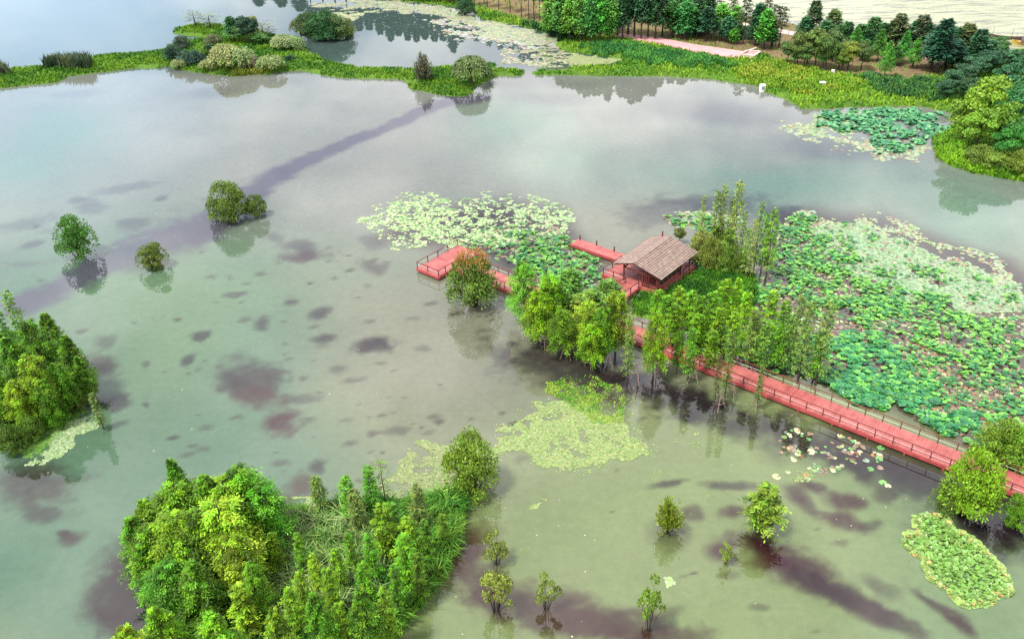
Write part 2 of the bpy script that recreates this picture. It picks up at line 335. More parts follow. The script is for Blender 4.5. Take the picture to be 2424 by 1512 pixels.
def landz(x, y):
    z = 0.0
    for l in LANDS: z = max(z, float(l.zs(np.array([x]), np.array([y]))[0]))
    return z
GR, SOIL, YEL = np.array([.055,.115,.012]), np.array([.10,.062,.045]), np.array([.17,.17,.03])
def col_grass(V):
    t = fbm(V[:, 0]/6, V[:, 1]/6, 4)[:, None]; return np.array([.03,.07,.012])*(1-t) + np.array([.075,.14,.016])*t
SOILP = [(1150,20),(1235,45),(1300,62),(1380,84),(1430,86),(1560,90),(1760,124),(1800,128),(1860,152),(1960,172),(2060,182),(2160,190),(2250,176),(2245,120),(2000,62),(1880,36),(1500,-30),(1100,-60),(1000,-40)]
def col_main(V):
    c = col_grass(V); p = pix(V); n = fbm(V[:, 0]/5, V[:, 1]/5, 8)
    k = sstep(-4, 6, sdist(SOILP, p[:, 0], p[:, 1]) + 14*(n-.5))[:, None]
    s = SOIL*(1-n[:, None]) + np.array([.13,.11,.045])*n[:, None]
    return c*(1-k) + s*k
STRIP = [(-120,228),(0,210),(43,205),(93,200),(140,195),(160,182),(213,175),(273,168),(317,162),(367,163),(393,158),(433,167),(500,177),(550,182),(633,176),(683,169),(717,168),(767,180),(807,185),(875,187),(942,188),(961,193),(975,213),(1022,221),(1068,230),(1102,228),(1122,219),(1124,206),(1162,188),(1168,182),(1241,179),(1243,167),(1165,164),(1178,154),(1162,152),(1075,160),(1022,160),(972,163),(875,163),(807,154),(767,143),(733,122),(718,108),(690,92),(634,80),(600,66),(533,60),(447,58),(413,70),(410,80),(450,86),(478,88),(470,95),(443,95),(413,103),(390,117),(333,127),(253,132),(200,138),(83,160),(27,163),(-120,178)]
DARKI = [(698,68),(716,86),(768,92),(822,87),(838,72),(805,58),(740,56)]
MAIN = [(1258,178),(1358,179),(1425,181),(1568,181),(1615,184),(1684,188),(1734,197),(1797,204),(1810,217),(1850,234),(1900,258),(1950,259),(2000,254),(2100,253),(2183,252),(2243,266),(2266,277),(2256,299),(2226,307),(2206,333),(2214,358),(2215,374),(2250,393),(2303,410),(2366,421),(2416,430),(2520,446),(2800,470),(2800,150),(2500,135),(2424,122),(2200,116),(2000,82),(1890,60),(1750,34),(1600,12),(1450,-12),(1300,-32),(1100,-60),(700,-60),(690,-16),(760,-6),(880,-4),(975,6),(1050,14),(1108,22),(1141,47),(1241,64),(1308,84),(1329,92),(1310,107),(1328,120),(1375,127),(1475,143),(1445,155),(1375,159),(1321,164),(1258,169)]
LEFTI = [(-200,790),(-40,780),(60,790),(150,825),(198,875),(208,930),(195,962),(130,1008),(60,1043),(0,1072),(-200,1100)]
BOTI = [(640,1197),(705,1196),(784,1192),(860,1183),(950,1180),(1012,1171),(1078,1163),(1098,1190),(1100,1231),(1078,1284),(1069,1350),(1034,1398),(990,1442),(960,1495),(935,1530),(900,1700),(330,1700),(352,1512),(349,1400),(318,1345),(345,1290),(430,1235)]
PAVI = [(1490,705),(1540,690),(1600,662),(1650,640),(1720,630),(1790,655),(1800,690),(1775,740),(1700,775),(1600,770),(1500,745)]
L_STRIP = Land("bank_strip", STRIP, .8, .7, 1.2, col_grass, 1)
L_DARK = Land("shrub_islet", DARKI, .8, .6, 1.2, col_grass, 2)
L_MAIN = Land("main_bank", MAIN, 1.0, 1.1, 3.0, col_main, 3)
L_LEFT = Land("wooded_islet", LEFTI, .45, .6, 1.2, col_grass, 4)
L_BOT = Land("reed_island", BOTI, .4, .6, 1.2, col_grass, 5)
L_PAV = Land("pavilion_islet", PAVI, .4, .4, .8, col_grass, 6)
# the open lake beyond the tree belt
LAKE = [(1300,-36),(1450,-16),(1600,8),(1750,29),(1890,54),(2000,76),(2200,110),(2424,116),(2500,128),(2900,150)]
near = ats(LAKE, .006); far = near + (near - EYE)*np.array([1, 1, 0])*6.0; far[:, 2] = .006
g = Geo()
near = np.concatenate([near, ]); m = len(near)
g.add(np.concatenate([near, far]), [[i, i+1, m+i+1, m+i] for i in range(m-1)], (.20, .21, .12))
tag(obj("lake", g.mesh("lake", M_LAKE)), kind="structure")
# pink walk, lakeside road
def slab(name, pts, z, th, mat, colr=(1, 1, 1)):
    P = ats(pts, z); n = len(P); B = P.copy(); B[:, 2] -= th; g = Geo()
    g.add(P, [list(range(n))], colr); g.add(np.concatenate([P, B]), [[i, n+i, n+(i+1) % n, (i+1) % n] for i in range(n)], colr)
    return tag(obj(name, g.mesh(name, mat)), kind="structure")
M_PINK = simple("pink_paving", (.42, .2, .21), .85, .16, .5)
slab("pink_path", [(1451,85),(1527,99.5),(1596,112),(1645,123),(1723,135.5),(1783,138),(1800,128),(1762,122),(1645,105.5),(1563,90),(1473,79)], 1.25, .9, M_PINK)
slab("lakeside_road", [(1560,30),(1640,47),(1720,57),(1800,68),(1870,83),(1950,96),(2060,112),(2193,139),(2270,152),(2275,145),(2195,130),(2062,104),(1952,88),(1872,74),(1802,60),(1722,49),(1642,39),(1565,23)], 1.2, .9, simple("pale_paving", (.36, .27, .27), .85, .15, .5))

# ------------------------------------------------------------------ scatter on polygons
def scatter(poly_px, n, rs, z=0.0, mask=None, warp=7.0):
    P = ats(poly_px, z)[:, :2]; lo, hi = P.min(0), P.max(0); far_ = max(1.0, np.mean(P[:, 1])/130.); out = np.zeros((0, 2)); tries = 0
    while len(out) < n and tries < 60:
        q = lo + rs.rand(max(n*2, 200), 2)*(hi-lo); q = q[inside(P, q[:, 0] + warp*far_*(fbm(q[:, 0]/4, q[:, 1]/4, 61, 5)-.5), q[:, 1] + warp*far_*(fbm(q[:, 0]/4, q[:, 1]/4, 67, 5)-.5))]
        if mask is not None: q = q[rs.rand(len(q)) < mask(q)]
        out = np.concatenate([out, q]); tries += 1
    return out[:n]
def zland(q, land):
    return np.maximum(land.zs(q[:, 0], q[:, 1]), -.05)
def blades(g, P, h, w, lean, col, rs, seg=2):
    n = len(P); a = rs.rand(n)*2*PI; b = rs.rand(n)*2*PI
    S = np.stack([np.cos(a), np.sin(a), 0*a], 1)*w[:, None]*.5; L = np.stack([np.cos(b), np.sin(b), 0*b], 1)*(lean*h)[:, None]
    up = np.array([0, 0, 1.])
    mid = P + .45*L*.6 + up*(h*.6)[:, None]; tip = P + L + up*(h*(1-.45*lean**1.5))[:, None]
    V = np.stack([P-S, P+S, mid+S*.8, mid-S*.8, tip], 1).reshape(-1, 3); i = np.arange(n)*5
    C = np.repeat(col, 5, 0); k = g.n
    g.add(V, np.stack([i, i+1, i+2, i+3], 1), C); g.F.append(np.stack([i+3, i+2, i+4], 1)+k)
def vary(base, n, rs, v=.3, hue=.15):
    k = (1 + v*(rs.rand(n, 1)*2-1)); hh = 1 + hue*(rs.rand(n, 3)*2-1); return np.asarray(base)*k*hh
def patchy(q, a, b, s, sc_=5.0, rs=None):
    t = sstep(.35, .65, fbm(q[:, 0]/sc_, q[:, 1]/sc_, s))[:, None]; return np.asarray(a)*(1-t) + np.asarray(b)*t

# grass on the banks (uncountable)
rs = R_(11)
def grass(name, land, poly, n, h, w, ca, cb, lean, label, seed, scl=5.0, mask=None):
    rs = R_(seed); q = scatter(poly, n, rs, .3, mask); z = land.zs(q[:, 0], q[:, 1]); ok = z > -.02; q, z = q[ok], z[ok]
    P = np.stack([q[:, 0], q[:, 1], z-.03], 1); n = len(q); g = Geo()
    blades(g, P, h*(.55+.8*rs.rand(n)), w*(.6+.8*rs.rand(n)), lean*(.4+1.0*rs.rand(n)), patchy(q, ca, cb, seed, scl)*vary((1, 1, 1), n, rs, .3, .12), rs)
    return stuff(name, g, M_BLADE, label, "grass")
PATHP = [(1451,85),(1527,99.5),(1596,112),(1645,123),(1723,135.5),(1783,138),(1800,128),(1762,122),(1645,105.5),(1563,90),(1473,79)]
def notsoil(q):
    p = pix(np.c_[q, np.zeros(len(q))+1]); return (1-sstep(-3, 5, sdist(SOILP, *p.T))*.93)*(sdist(PATHP, *p.T) < -1)
grass("bank_grass", L_STRIP, STRIP, 26000, .75, .34, (.045,.13,.008), (.13,.24,.012), .6, "bright green grass covering the low bank and causeway", 21)
grass("bank_grass", L_MAIN, MAIN[:30] + MAIN[30:], 38000, .8, .4, (.06,.16,.01), (.16,.28,.015), .6, "bright green grass on the bank below the tree belt", 22, 7.0, notsoil)
grass("yellow_grass", L_MAIN, [(1770,150),(1830,150),(1900,172),(1990,190),(2060,205),(2010,225),(1900,230),(1830,212),(1800,196),(1740,180)], 9000, .9, .32, (.13,.25,.015), (.22,.285,.025), .5, "yellowing grass on the bank around the white boxes", 23, 4.0)
grass("islet_grass", L_PAV, PAVI, 9000, .8, .16, (.02,.075,.006), (.06,.16,.008), .7, "dense green grass beside the red pavilion", 24, 2.5)
grass("shoot_grass", L_MAIN, [(2196,330),(2256,299),(2300,310),(2500,380),(2500,440),(2416,430),(2303,410),(2210,375)], 9000, 1.0, .32, (.07,.17,.01), (.14,.28,.012), .7, "lush bright grass on the shore under the broad trees", 25, 4.0)
grass("undergrowth", L_LEFT, LEFTI, 15000, .55, .3, (.03,.075,.008), (.085,.15,.01), .8, "low leafy undergrowth covering the wooded islet", 26, 2.0)
grass("undergrowth", L_BOT, BOTI, 15000, .55, .3, (.018,.055,.008), (.05,.12,.01), .8, "dark low undergrowth between the reeds of the island", 27, 2.5)
# reeds
def reeds(name, land, poly, n, h, w, ca, cb, lean, label, seed, scl=3.0, mask=None):
    o = grass(name, land, poly, n, h, w, ca, cb, lean, label, seed, scl, mask); o["category"] = "reeds"; return o
reeds("reed_bed", L_MAIN, [(1390,110),(1450,108),(1530,118),(1600,129),(1660,141),(1735,152),(1735,162),(1690,172),(1600,165),(1500,145),(1410,130),(1370,115)], 10000, 1.15, .3, (.035,.125,.025), (.08,.2,.03), .4, "dark green reed bed below the pink path", 31, 3.0)
reeds("reed_bed", L_MAIN, [(1195,66),(1240,60),(1310,72),(1380,84),(1360,98),(1310,98),(1250,82)], 4000, 2.0, .34, (.015,.06,.02), (.03,.1,.025), .35, "tall dark reeds at the end of the lily pond", 32)
reeds("reed_bed", L_MAIN, [(2050,188),(2130,190),(2230,200),(2300,215),(2290,240),(2200,245),(2120,236),(2060,212)], 4200, 1.2, .32, (.03,.10,.025), (.08,.19,.035), .6, "blue green reeds by the dark thicket", 33)
reeds("reed_bed", L_STRIP, [(90,162),(200,152),(215,166),(100,172)], 1500, 3.2, .3, (.04,.075,.04), (.09,.12,.05), .35, "feathery reeds standing on the bank strip at far left", 34)
reeds("reed_bed", L_STRIP, [(-30,174),(24,168),(26,184),(-30,190)], 450, 3.0, .3, (.05,.08,.045), (.08,.11,.05), .35, "reed clump where the bank meets the picture edge", 35)
reeds("reed_bed", L_STRIP, [(510,175),(640,165),(640,180),(560,186)], 1600, 1.2, .3, (.12,.17,.02), (.2,.24,.03), .4, "yellow green waterside reeds below the pale bushes", 36)
def tussocks(name, land, poly, nc, per, h, w, ca, cb, label, seed):
    rs = R_(seed); cen = scatter(poly, nc, rs, .3); q = np.repeat(cen, per, 0) + rs.randn(len(cen)*per, 2)*.16; n = len(q)
    z = land.zs(q[:, 0], q[:, 1]); hk = np.repeat(.65+.6*rs.rand(len(cen)), per); ck = np.repeat(rs.rand(len(cen), 1), per, 0)
    g = Geo(); blades(g, np.c_[q, z-.05], h*hk*(.7+.5*rs.rand(n)), w*(.7+.6*rs.rand(n)), .25+.75*rs.rand(n), (np.array(ca)*(1-ck)+np.array(cb)*ck)*vary((1, 1, 1), n, rs, .35, .12), rs)
    o = stuff(name, g, M_BLADE, label, "reeds"); return o
rb = [(620,1235),(720,1210),(850,1205),(1000,1190),(1085,1190),(1090,1260),(1060,1340),(1010,1410),(950,1500),(900,1600),(500,1600),(470,1420),(560,1330)]
tussocks("reed_bed", L_BOT, rb, 520, 26, 2.3, .15, (.03,.11,.010), (.11,.24,.03), "arching green reed tussocks filling the island", 37)
tussocks("reed_bed", L_BOT, [(640,1330),(740,1230),(880,1240),(920,1330),(860,1450),(760,1512),(640,1500)], 210, 30, 2.5, .15, (.09,.2,.03), (.26,.33,.14), "silvery drooping reed tussocks in the middle of the island", 38)
tussocks("reed_bed", L_BOT, [(940,1195),(1085,1175),(1100,1230),(1085,1290),(1060,1360),(1020,1410),(970,1490),(900,1512),(900,1400),(960,1300)], 230, 26, 2.0, .14, (.025,.10,.008), (.12,.25,.025), "bright drooping reeds along the right flank of the island", 40)
reeds("reed_bed", L_LEFT, [(-60,930),(60,900),(120,930),(70,1000),(-60,1020)], 1800, 1.8, .12, (.04,.12,.02), (.1,.2,.04), .9, "arching reeds on the wooded islet", 39, 2.0)

# ------------------------------------------------------------------ tree prototypes
def unit(v): return v/(np.linalg.norm(v, axis=-1, keepdims=True)+1e-9)
def sprays(g, rs, h, R, nb, lpb, c0, prof, leaf, wid, droop, rise, jit, wood=None, bright=.35, thick=.05):
    ga = 2.39996
    for i in range(nb):
        t = (i+.5+rs.rand()*.6-.3)/nb; z0 = h*(c0 + (1-c0)*t)
        L = R*prof(t)*(.65+.55*rs.rand())+.12; az = i*ga + rs.rand()*.7; d = np.array([math.cos(az), math.sin(az), 0.])
        s = .12 + .9*np.sqrt(rs.rand(lpb)); P = np.array([0, 0, z0]) + d*(s*L)[:, None]
        P[:, 2] += rise*s*L - droop*s*s*L
        P += rs.randn(lpb, 3)*np.array([jit, jit, jit*.7])*(.4+s)[:, None]*min(L, 1.6)
        sd = np.array([-d[1], d[0], 0.])*np.where(rs.rand(lpb) < .5, 1, -1)[:, None]
        A = unit(d*.8 + sd*(.3+.8*rs.rand(lpb))[:, None] + np.array([0, 0, 1.])*(rs.rand(lpb)-.62)[:, None] + rs.randn(lpb, 3)*.2)
        S = unit(np.cross(A, np.array([0, 0, 1.]) + rs.randn(lpb, 3)*.5)); ln = leaf*(.6+.8*rs.rand(lpb))
        v = (1.05 + bright*(rs.rand()*2-1)*1.2)*(1+.3*(rs.rand(lpb, 1)*2-1)); c = v*(1+.12*(rs.rand(lpb, 3)*2-1)); c[:, 0] *= .8+.32*rs.rand()
        g.leaves(P, A*ln[:, None], S*(ln*wid)[:, None], np.clip(c, .2, 2))
        if wood is not None and L > .5:
            k = np.linspace(0, .85, 3)[:, None]; Q = np.array([0, 0, z0]) + d*k*L; Q[:, 2] += (rise*k - droop*k*k)[:, 0]*L
            wood.tube(Q, [thick*.5, thick*.3, thick*.12], 3)
def trunk_geo(rs, h, r, wob=.02, n=6, base=1.5):
    g = Geo(); k = np.linspace(0, 1, 7); P = np.zeros((7, 3)); P[:, 2] = k*h - .6*(k == 0); P[:, :2] = rs.randn(7, 2)*wob*h*.25*k[:, None]
    r_ = r*(1.06-k); r_[0] *= base; g.tube(P, r_, n); return g
def clusters(g, rs, cen, rad, per, leaf, asp, flat=.8):
    for c, r in zip(cen, rad):
        n = int(per*(r/np.mean(rad))**1.6); d = unit(rs.randn(n, 3)); d[:, 2] = np.where(d[:, 2] < -.3, -d[:, 2]*.5, d[:, 2])
        P = c + d*r*(.55+.5*rs.rand(n, 1)**.6)*np.array([1, 1, flat]); nrm = unit(d + rs.randn(n, 3)*.55)
        A = unit(np.cross(nrm, rs.randn(n, 3))); S = np.cross(nrm, A); ln = leaf*(.6+.8*rs.rand(n))
        v = (1+.22*(rs.rand()*2-1))*(1+.3*(rs.rand(n, 1)*2-1)); cc = v*(1+.12*(rs.rand(n, 3)*2-1))
        g.leaves(P - A*ln[:, None]*.5, A*ln[:, None], S*(ln*asp)[:, None], np.clip(cc, .2, 2))
PROTO = {}
def reg(kind, crown, wood, h, R, bark=None):
    PROTO.setdefault(kind, []).append((crown.mesh("crown", M_LEAF), wood.mesh("trunk", bark or M_BARK, True), h, R))
def cone(t): return (1-t)**.75*min(1, .45+t*4)
def egg(t): return math.sin(PI*min(1, .22+.78*t))**.7
for k in range(5):
    rs = R_(100+k); w = trunk_geo(rs, 9.6, .16); g = Geo(); sprays(g, rs, 10, 2.5, 96, 135, .19, cone, .29, .34, .55, .5, .12, w, .55); reg("feather", g, w, 10, 2.5)
for k in range(5):
    rs = R_(110+k); w = trunk_geo(rs, 8.6, .16); g = Geo(); sprays(g, rs, 9, 2.7, 92, 165, .2, lambda t: math.sin(PI*min(1, .3+.68*t))**.55*(.62+.38*abs(math.sin(6*t+k))), .27, .36, .6, .55, .14, w, .6); reg("plume", g, w, 9, 2.7)
for k in range(5):
    rs = R_(115+k); w = trunk_geo(rs, 9.6, .12, .03); g = Geo(); sprays(g, rs, 10, 1.35, 62, 70, .2, lambda t: (.35+.65*abs(math.sin(8*t+k)))*(1-t)**.45*min(1, .5+3*t), .27, .34, .5, .45, .14, w, .5, .04); reg("wispy", g, w, 10, 1.35)
for k in range(4):
    rs = R_(120+k); w = trunk_geo(rs, 9.8, .12, .03); g = Geo(); sprays(g, rs, 10, .95, 60, 24, .16, lambda t: (.5+.5*abs(math.sin(9*t+k)))*(1-t)**.4, .36, .36, .4, .35, .2, w, .4, .035); reg("pole", g, w, 10, .95)
for k in range(3):
    rs = R_(130+k); w = trunk_geo(rs, 9.8, .11, .03); g = Geo(); sprays(g, rs, 10, .8, 24, 14, .3, lambda t: .6+.4*abs(math.sin(7*t+k)), .3, .36, .3, .5, .2, w, .4, .03); reg("bare", g, w, 10, .8)
for k in range(4):
    rs = R_(140+k); w = trunk_geo(rs, 11.5, .2); g = Geo(); sprays(g, rs, 12, 2.0, 64, 44, .3, lambda t: (1-t)**.6*(.6+.4*abs(math.sin(14*t+k*2))), .62, .42, .45, .3, .17, w, .45, .07); reg("conifer", g, w, 12, 2.0)
for k in range(3):
    rs = R_(150+k); w = trunk_geo(rs, 11.6, .17, .03); g = Geo(); sprays(g, rs, 12, 2.2, 30, 42, .48, lambda t: (1-t)**.45*(.35+.65*abs(math.sin(11*t+k))), .55, .4, .3, .25, .17, w, .45, .07); reg("pine", g, w, 12, 2.2)
for k in range(4):
    rs = R_(160+k); w = trunk_geo(rs, 9.5, .18); g = Geo(); sprays(g, rs, 10, 1.7, 70, 52, .22, egg, .55, .5, .3, .35, .2, w, .45, .06); reg("dense", g, w, 10, 1.7)
for k in range(4):
    rs = R_(170+k); n = 13; w = trunk_geo(rs, 4.2, .16); cen = []; rad = []
    for i in range(n):
        a = i*2.4+rs.rand(); u = (i+.5)/n; rr = 1.75*math.sqrt(1-abs(2*u-1)**2.2)*(.45+.6*rs.rand()); cen.append([rr*math.cos(a), rr*math.sin(a), 2.6+3.2*u+.3*rs.randn()]); rad.append(.85+.45*rs.rand())
        w.tube([[0, 0, 1.8+1.2*u], np.array(cen[-1])*.5+[0, 0, 1.0], cen[-1]], [.07, .05, .02], 4)
    g = Geo(); clusters(g, rs, np.array(cen), rad, 380, .33, .6); reg("broad", g, w, 6.6, 2.6)
for k in range(4):
    rs = R_(180+k); n = 18; w = Geo(); cen = []; rad = []
    for i in range(n):
        a = i*2.4+rs.rand(); u = (i+.5)/n; rr = 1.5*math.sqrt(max(.05, 1-(1.3*u-.4)**2))*(.3+.7*rs.rand()); cen.append([rr*math.cos(a), rr*math.sin(a), .22+2.2*u+.22*rs.randn()]); rad.append(.36+.5*rs.rand())
        w.tube([[.1*math.cos(a), .1*math.sin(a), -.5], np.array(cen[-1])*.55, cen[-1]], [.06, .04, .015], 4)
    g = Geo(); clusters(g, rs, np.array(cen), rad, 340, .165, .55)
    n2 = 900; th = rs.rand(n2)*2*PI; ph = np.arccos(1-1.1*rs.rand(n2)); d = np.stack([np.sin(ph)*np.cos(th), np.sin(ph)*np.sin(th), np.cos(ph)], 1)
    P = np.array([0, 0, .8]) + d*np.array([1.75, 1.75, 1.9])*(.9+.2*rs.rand(n2, 1)); A = unit(d+rs.randn(n2, 3)*.35)*.24; g.leaves(P, A, unit(np.cross(A, rs.randn(n2, 3)))*.075, vary((1, 1, 1), n2, rs, .35))
    reg("shrub", g, w, 2.9, 1.8)
for k in range(4):
    rs = R_(185+k); n = 11; w = Geo(); cen = []; rad = []
    for i in range(n):
        a = i*2.4+rs.rand(); u = (i+.5)/n; rr = 1.3*math.sqrt(max(.08, 1-(1.5*u-.6)**2))*(.3+.7*rs.rand()); cen.append([rr*math.cos(a), rr*math.sin(a), .75+1.8*u+.2*rs.randn()]); rad.append(.28+.34*rs.rand())
        w.tube([[.06*math.cos(a), .06*math.sin(a), -.5], np.array(cen[-1])*.5, cen[-1]], [.05, .03, .012], 4)
    g = Geo(); clusters(g, rs, np.array(cen), rad, 130, .19, .5); reg("sparse", g, w, 2.9, 1.6)
for k in range(3):
    rs = R_(190+k); g = Geo(); w = Geo()
    for i in range(110):
        a = rs.rand()*2*PI; el = .25+1.25*rs.rand()**.7; d = np.array([math.cos(a)*math.cos(el), math.sin(a)*math.cos(el), math.sin(el)]); L = 2.0*(.6+.45*rs.rand())
        m = 20; s = .25+.75*rs.rand(m); P = d*(s*L)[:, None]; P[:, 2] -= .25*(s*s)*L*(1-d[2]); P += rs.randn(m, 3)*.07
        A = unit(d+rs.randn(m, 3)*.45)*(.26*(.6+.8*rs.rand(m)))[:, None]; g.leaves(P, A, unit(np.cross(A, rs.randn(m, 3)))*.11, vary((1, 1, 1), m, rs, .25)*(.75+.5*rs.rand()))
        if i % 4 == 0: w.tube([[0, 0, -.4], d*L*.5, d*L*.9], [.03, .02, .008], 3)
    reg("spiky", g, w, 2.0, 1.9)
for k in range(2):
    rs = R_(200+k); g = Geo(); w = trunk_geo(rs, 3.6, .14)
    for i in range(150):
        a = rs.rand()*2*PI; r0 = 1.3*math.sqrt(rs.rand()); top = 3.2+1.6*math.sqrt(1-(r0/1.4)**2); m = 26; s = rs.rand(m)
        x = r0+.9*s; P = np.stack([x*math.cos(a), x*math.sin(a), top+.35*s-2.6*s*s], 1)+rs.randn(m, 3)*.1
        A = unit(np.array([math.cos(a)*.5, math.sin(a)*.5, -.7])+rs.randn(m, 3)*.4)*.42; g.leaves(P, A, unit(np.cross(A, rs.randn(m, 3)))*.12, vary((1, 1, 1), m, rs, .3)*(.8+.4*rs.rand()))
        if i % 8 == 0: w.tube([[0, 0, 2], [r0*.6*math.cos(a), r0*.6*math.sin(a), top-.6], [r0*math.cos(a), r0*math.sin(a), top]], [.06, .04, .015], 4)
    reg("willow", g, w, 5.0, 2.3)
rs = R_(210); g = Geo(); w = Geo(); w.tube([[0, 0, -.2], [0, 0, .5], [0, 0, 1.0]], [.12, .1, .05], 5)
n = 2600; d = unit(rs.randn(n, 3)); d[:, 2] = abs(d[:, 2]); P = d*np.array([1.6, 1.6, 1.5])*(.93+.08*rs.rand(n, 1)); A = unit(np.cross(d+rs.randn(n, 3)*.4, rs.randn(n, 3)))*.32
g.leaves(P-A*.5, A, unit(np.cross(d, A))*.2, vary((1, 1, 1), n, rs, .25)); reg("hedge", g, w, 1.55, 1.6)

ORD = "first second third fourth fifth sixth seventh eighth ninth tenth eleventh twelfth thirteenth fourteenth fifteenth sixteenth seventeenth eighteenth nineteenth twentieth".split()
TREES = []
NAME = dict(sparse="shrub", feather="cypress_tree", plume="cypress_tree", wispy="cypress_tree", pole="young_cypress_tree", bare="bare_cypress_tree", conifer="conifer_tree", pine="pine_tree", dense="dense_conifer_tree", broad="broadleaf_tree", shrub="shrub", spiky="shrub", willow="willow_tree", hedge="clipped_bush")
CAT = dict(sparse="shrub", shrub="shrub", spiky="shrub", hedge="bush", willow="tree")
cnt = {}
def tree(kind, tx, ty, by, col, R=None, desc=None, zone=None, water=False, group=None, bark=None, v=None):
    bx = foot(tx, ty, by); P = at(bx, by, 0.0 if water else .45)
    z = 0.0 if water else landz(P[0], P[1]); P[2] = z
    h = height_at(P, ty); ls = PROTO[kind]; i = cnt.get(kind, 0) if v is None else v; cnt[kind] = i+1
    cm, tm, h0, R0 = ls[i % len(ls)]
    if kind == 'shrub' and water: col = tuple(np.array(col)*(1.15, 1.25, 1.05))
    o = thing(NAME[kind] if not (kind == "shrub" and desc and "tree" in desc) else "broadleaf_tree", None, CAT.get(kind, "tree") if not (desc and "tree" in desc) else "tree", P, group, random.random()*6.28); s = h/h0; sr = (R/R0) if R else s
    o.scale = (sr, sr, s)
    t = obj("trunk", tm, o); c = obj("crown", cm, o); c.color = (*col, 1)
    TREES.append((o, tx, desc, zone)); return o
# colours
LIME, LIME2, YLIME, OLIVE, DGREEN, MGREEN, BGREEN = (.108,.225,.006), (.075,.178,.007), (.165,.26,.010), (.085,.125,.022), (.022,.066,.028), (.038,.108,.026), (.065,.19,.025)
PALE, GREYG, YOL = (.15,.19,.07), (.10,.115,.055), (.12,.18,.024)

# bottom island
Z = "on the reed island"; G = "cypresses on the reed island"
for a in [(402,1088,1300,LIME2,2.0),(335,1185,1345,LIME,None),(410,1150,1330,LIME,None),(480,1128,1320,LIME2,None),(560,1112,1300,LIME2,2.9),(525,1140,1320,LIME,None),(600,1150,1310,LIME2,None),(305,1225,1375,LIME2,None),(345,1250,1400,LIME,None),(405,1225,1400,LIME,None),(455,1215,1390,LIME2,None),(512,1195,1385,YLIME,None),(425,1305,1440,LIME,None),(330,1290,1430,LIME,None),(545,1265,1420,YLIME,None),(385,1340,1480,LIME2,None)]:
    tree("feather" if a[0] in (402, 335, 480, 305, 330) else "plume", a[0], a[1], a[2], a[3], a[4], "feathery bright green cypress in the dense clump", Z, group=G)
for a in [(362,1440,1600,LIME,None),(495,1455,1640,LIME,None),(290,1485,1660,YLIME,None),(740,1405,1590,LIME2,1.8),(850,1395,1570,LIME2,1.9),(645,1440,1620,YLIME,1.8),(450,1330,1500,LIME2,None),(590,1330,1480,LIME2,1.7)]:
    tree("feather", a[0], a[1], a[2], a[3], a[4], "green cypress along the lower rim", Z, group=G)
for a in [(901,1195,1330,LIME,1.5),(961,1225,1330,LIME,1.2),(955,1265,1400,LIME,1.4),(869,1265,1390,LIME2,1.0),(791,1300,1420,LIME,.9),(771,1345,1480,LIME,1.0),(855,1330,1450,LIME,1.0),(705,1355,1480,YLIME,1.0),(641,1260,1370,LIME,.9),(930,1340,1460,LIME2,1.0),(1003,1232,1335,LIME2,.9),(701,1262,1375,LIME2,.8),(737,1310,1425,YLIME,.8),(822,1262,1372,LIME,.8),(985,1310,1425,LIME2,.9),(801,1425,1570,LIME,1.0),(1045,1215,1300,LIME2,.8),(681,1392,1525,LIME,1.1),(905,1392,1535,YLIME,1.1),(561,1382,1520,YLIME,1.4)]:
    tree("wispy" if a[0] % 4 else "plume", a[0], a[1], a[2], a[3], a[4], "small green cypress rising from the reeds", Z, group=G)
for a in [(745,1128,1226,YOL),(815,1128,1245,LIME2),(868,1106,1216,LIME2),(835,1160,1275,OLIVE),(985,1150,1265,OLIVE),(925,1190,1290,LIME2)]:
    tree("pole", a[0], a[1], a[2], a[3], .85, "slender young cypress at the back edge", Z, group=G)
tree("bare", 898, 1088, 1196, YOL, .7, "nearly leafless tall cypress pole with a pale tip", Z)
tree("bare", 665, 1195, 1265, OLIVE, .7, "thin bare cypress beside the dense clump", Z)
# left islet
Z = "on the wooded islet"; G = "cypresses on the wooded islet"
for a in [(102,742,890,LIME2,2.3),(62,762,930,LIME2,2.4),(150,795,930,LIME2,2.3),(12,800,960,LIME2,2.6),(62,845,990,YLIME,2.2),(-25,870,1000,LIME,2.4),(128,862,970,LIME2,1.8),(25,905,1010,YLIME,1.7),(180,845,945,LIME2,1.6),(95,900,1000,LIME2,1.6)]:
    tree("plume" if a[0] in (62, 128, 25, 95) else "feather", a[0], a[1], a[2], a[3], a[4], "leafy green cypress", Z, group=G)
for a in [(12,690,875,LIME2,1.0),(-8,738,905,LIME2,1.0),(185,840,935,OLIVE,.8),(215,930,1010,OLIVE,.6)]:
    tree("pole", a[0], a[1], a[2], a[3], a[4], "slender dark stemmed cypress", Z, group=G)
for a in [(165,915,960,OLIVE,1.6),(120,955,1000,LIME2,1.5),(55,985,1030,(.08,.15,.015),1.6),(10,1010,1060,(.07,.14,.015),1.7),(190,890,940,YOL,1.4)]:
    tree("shrub", a[0], a[1], a[2], a[3], a[4], "low rounded shrub at the water edge", Z, group="shrubs on the wooded islet")
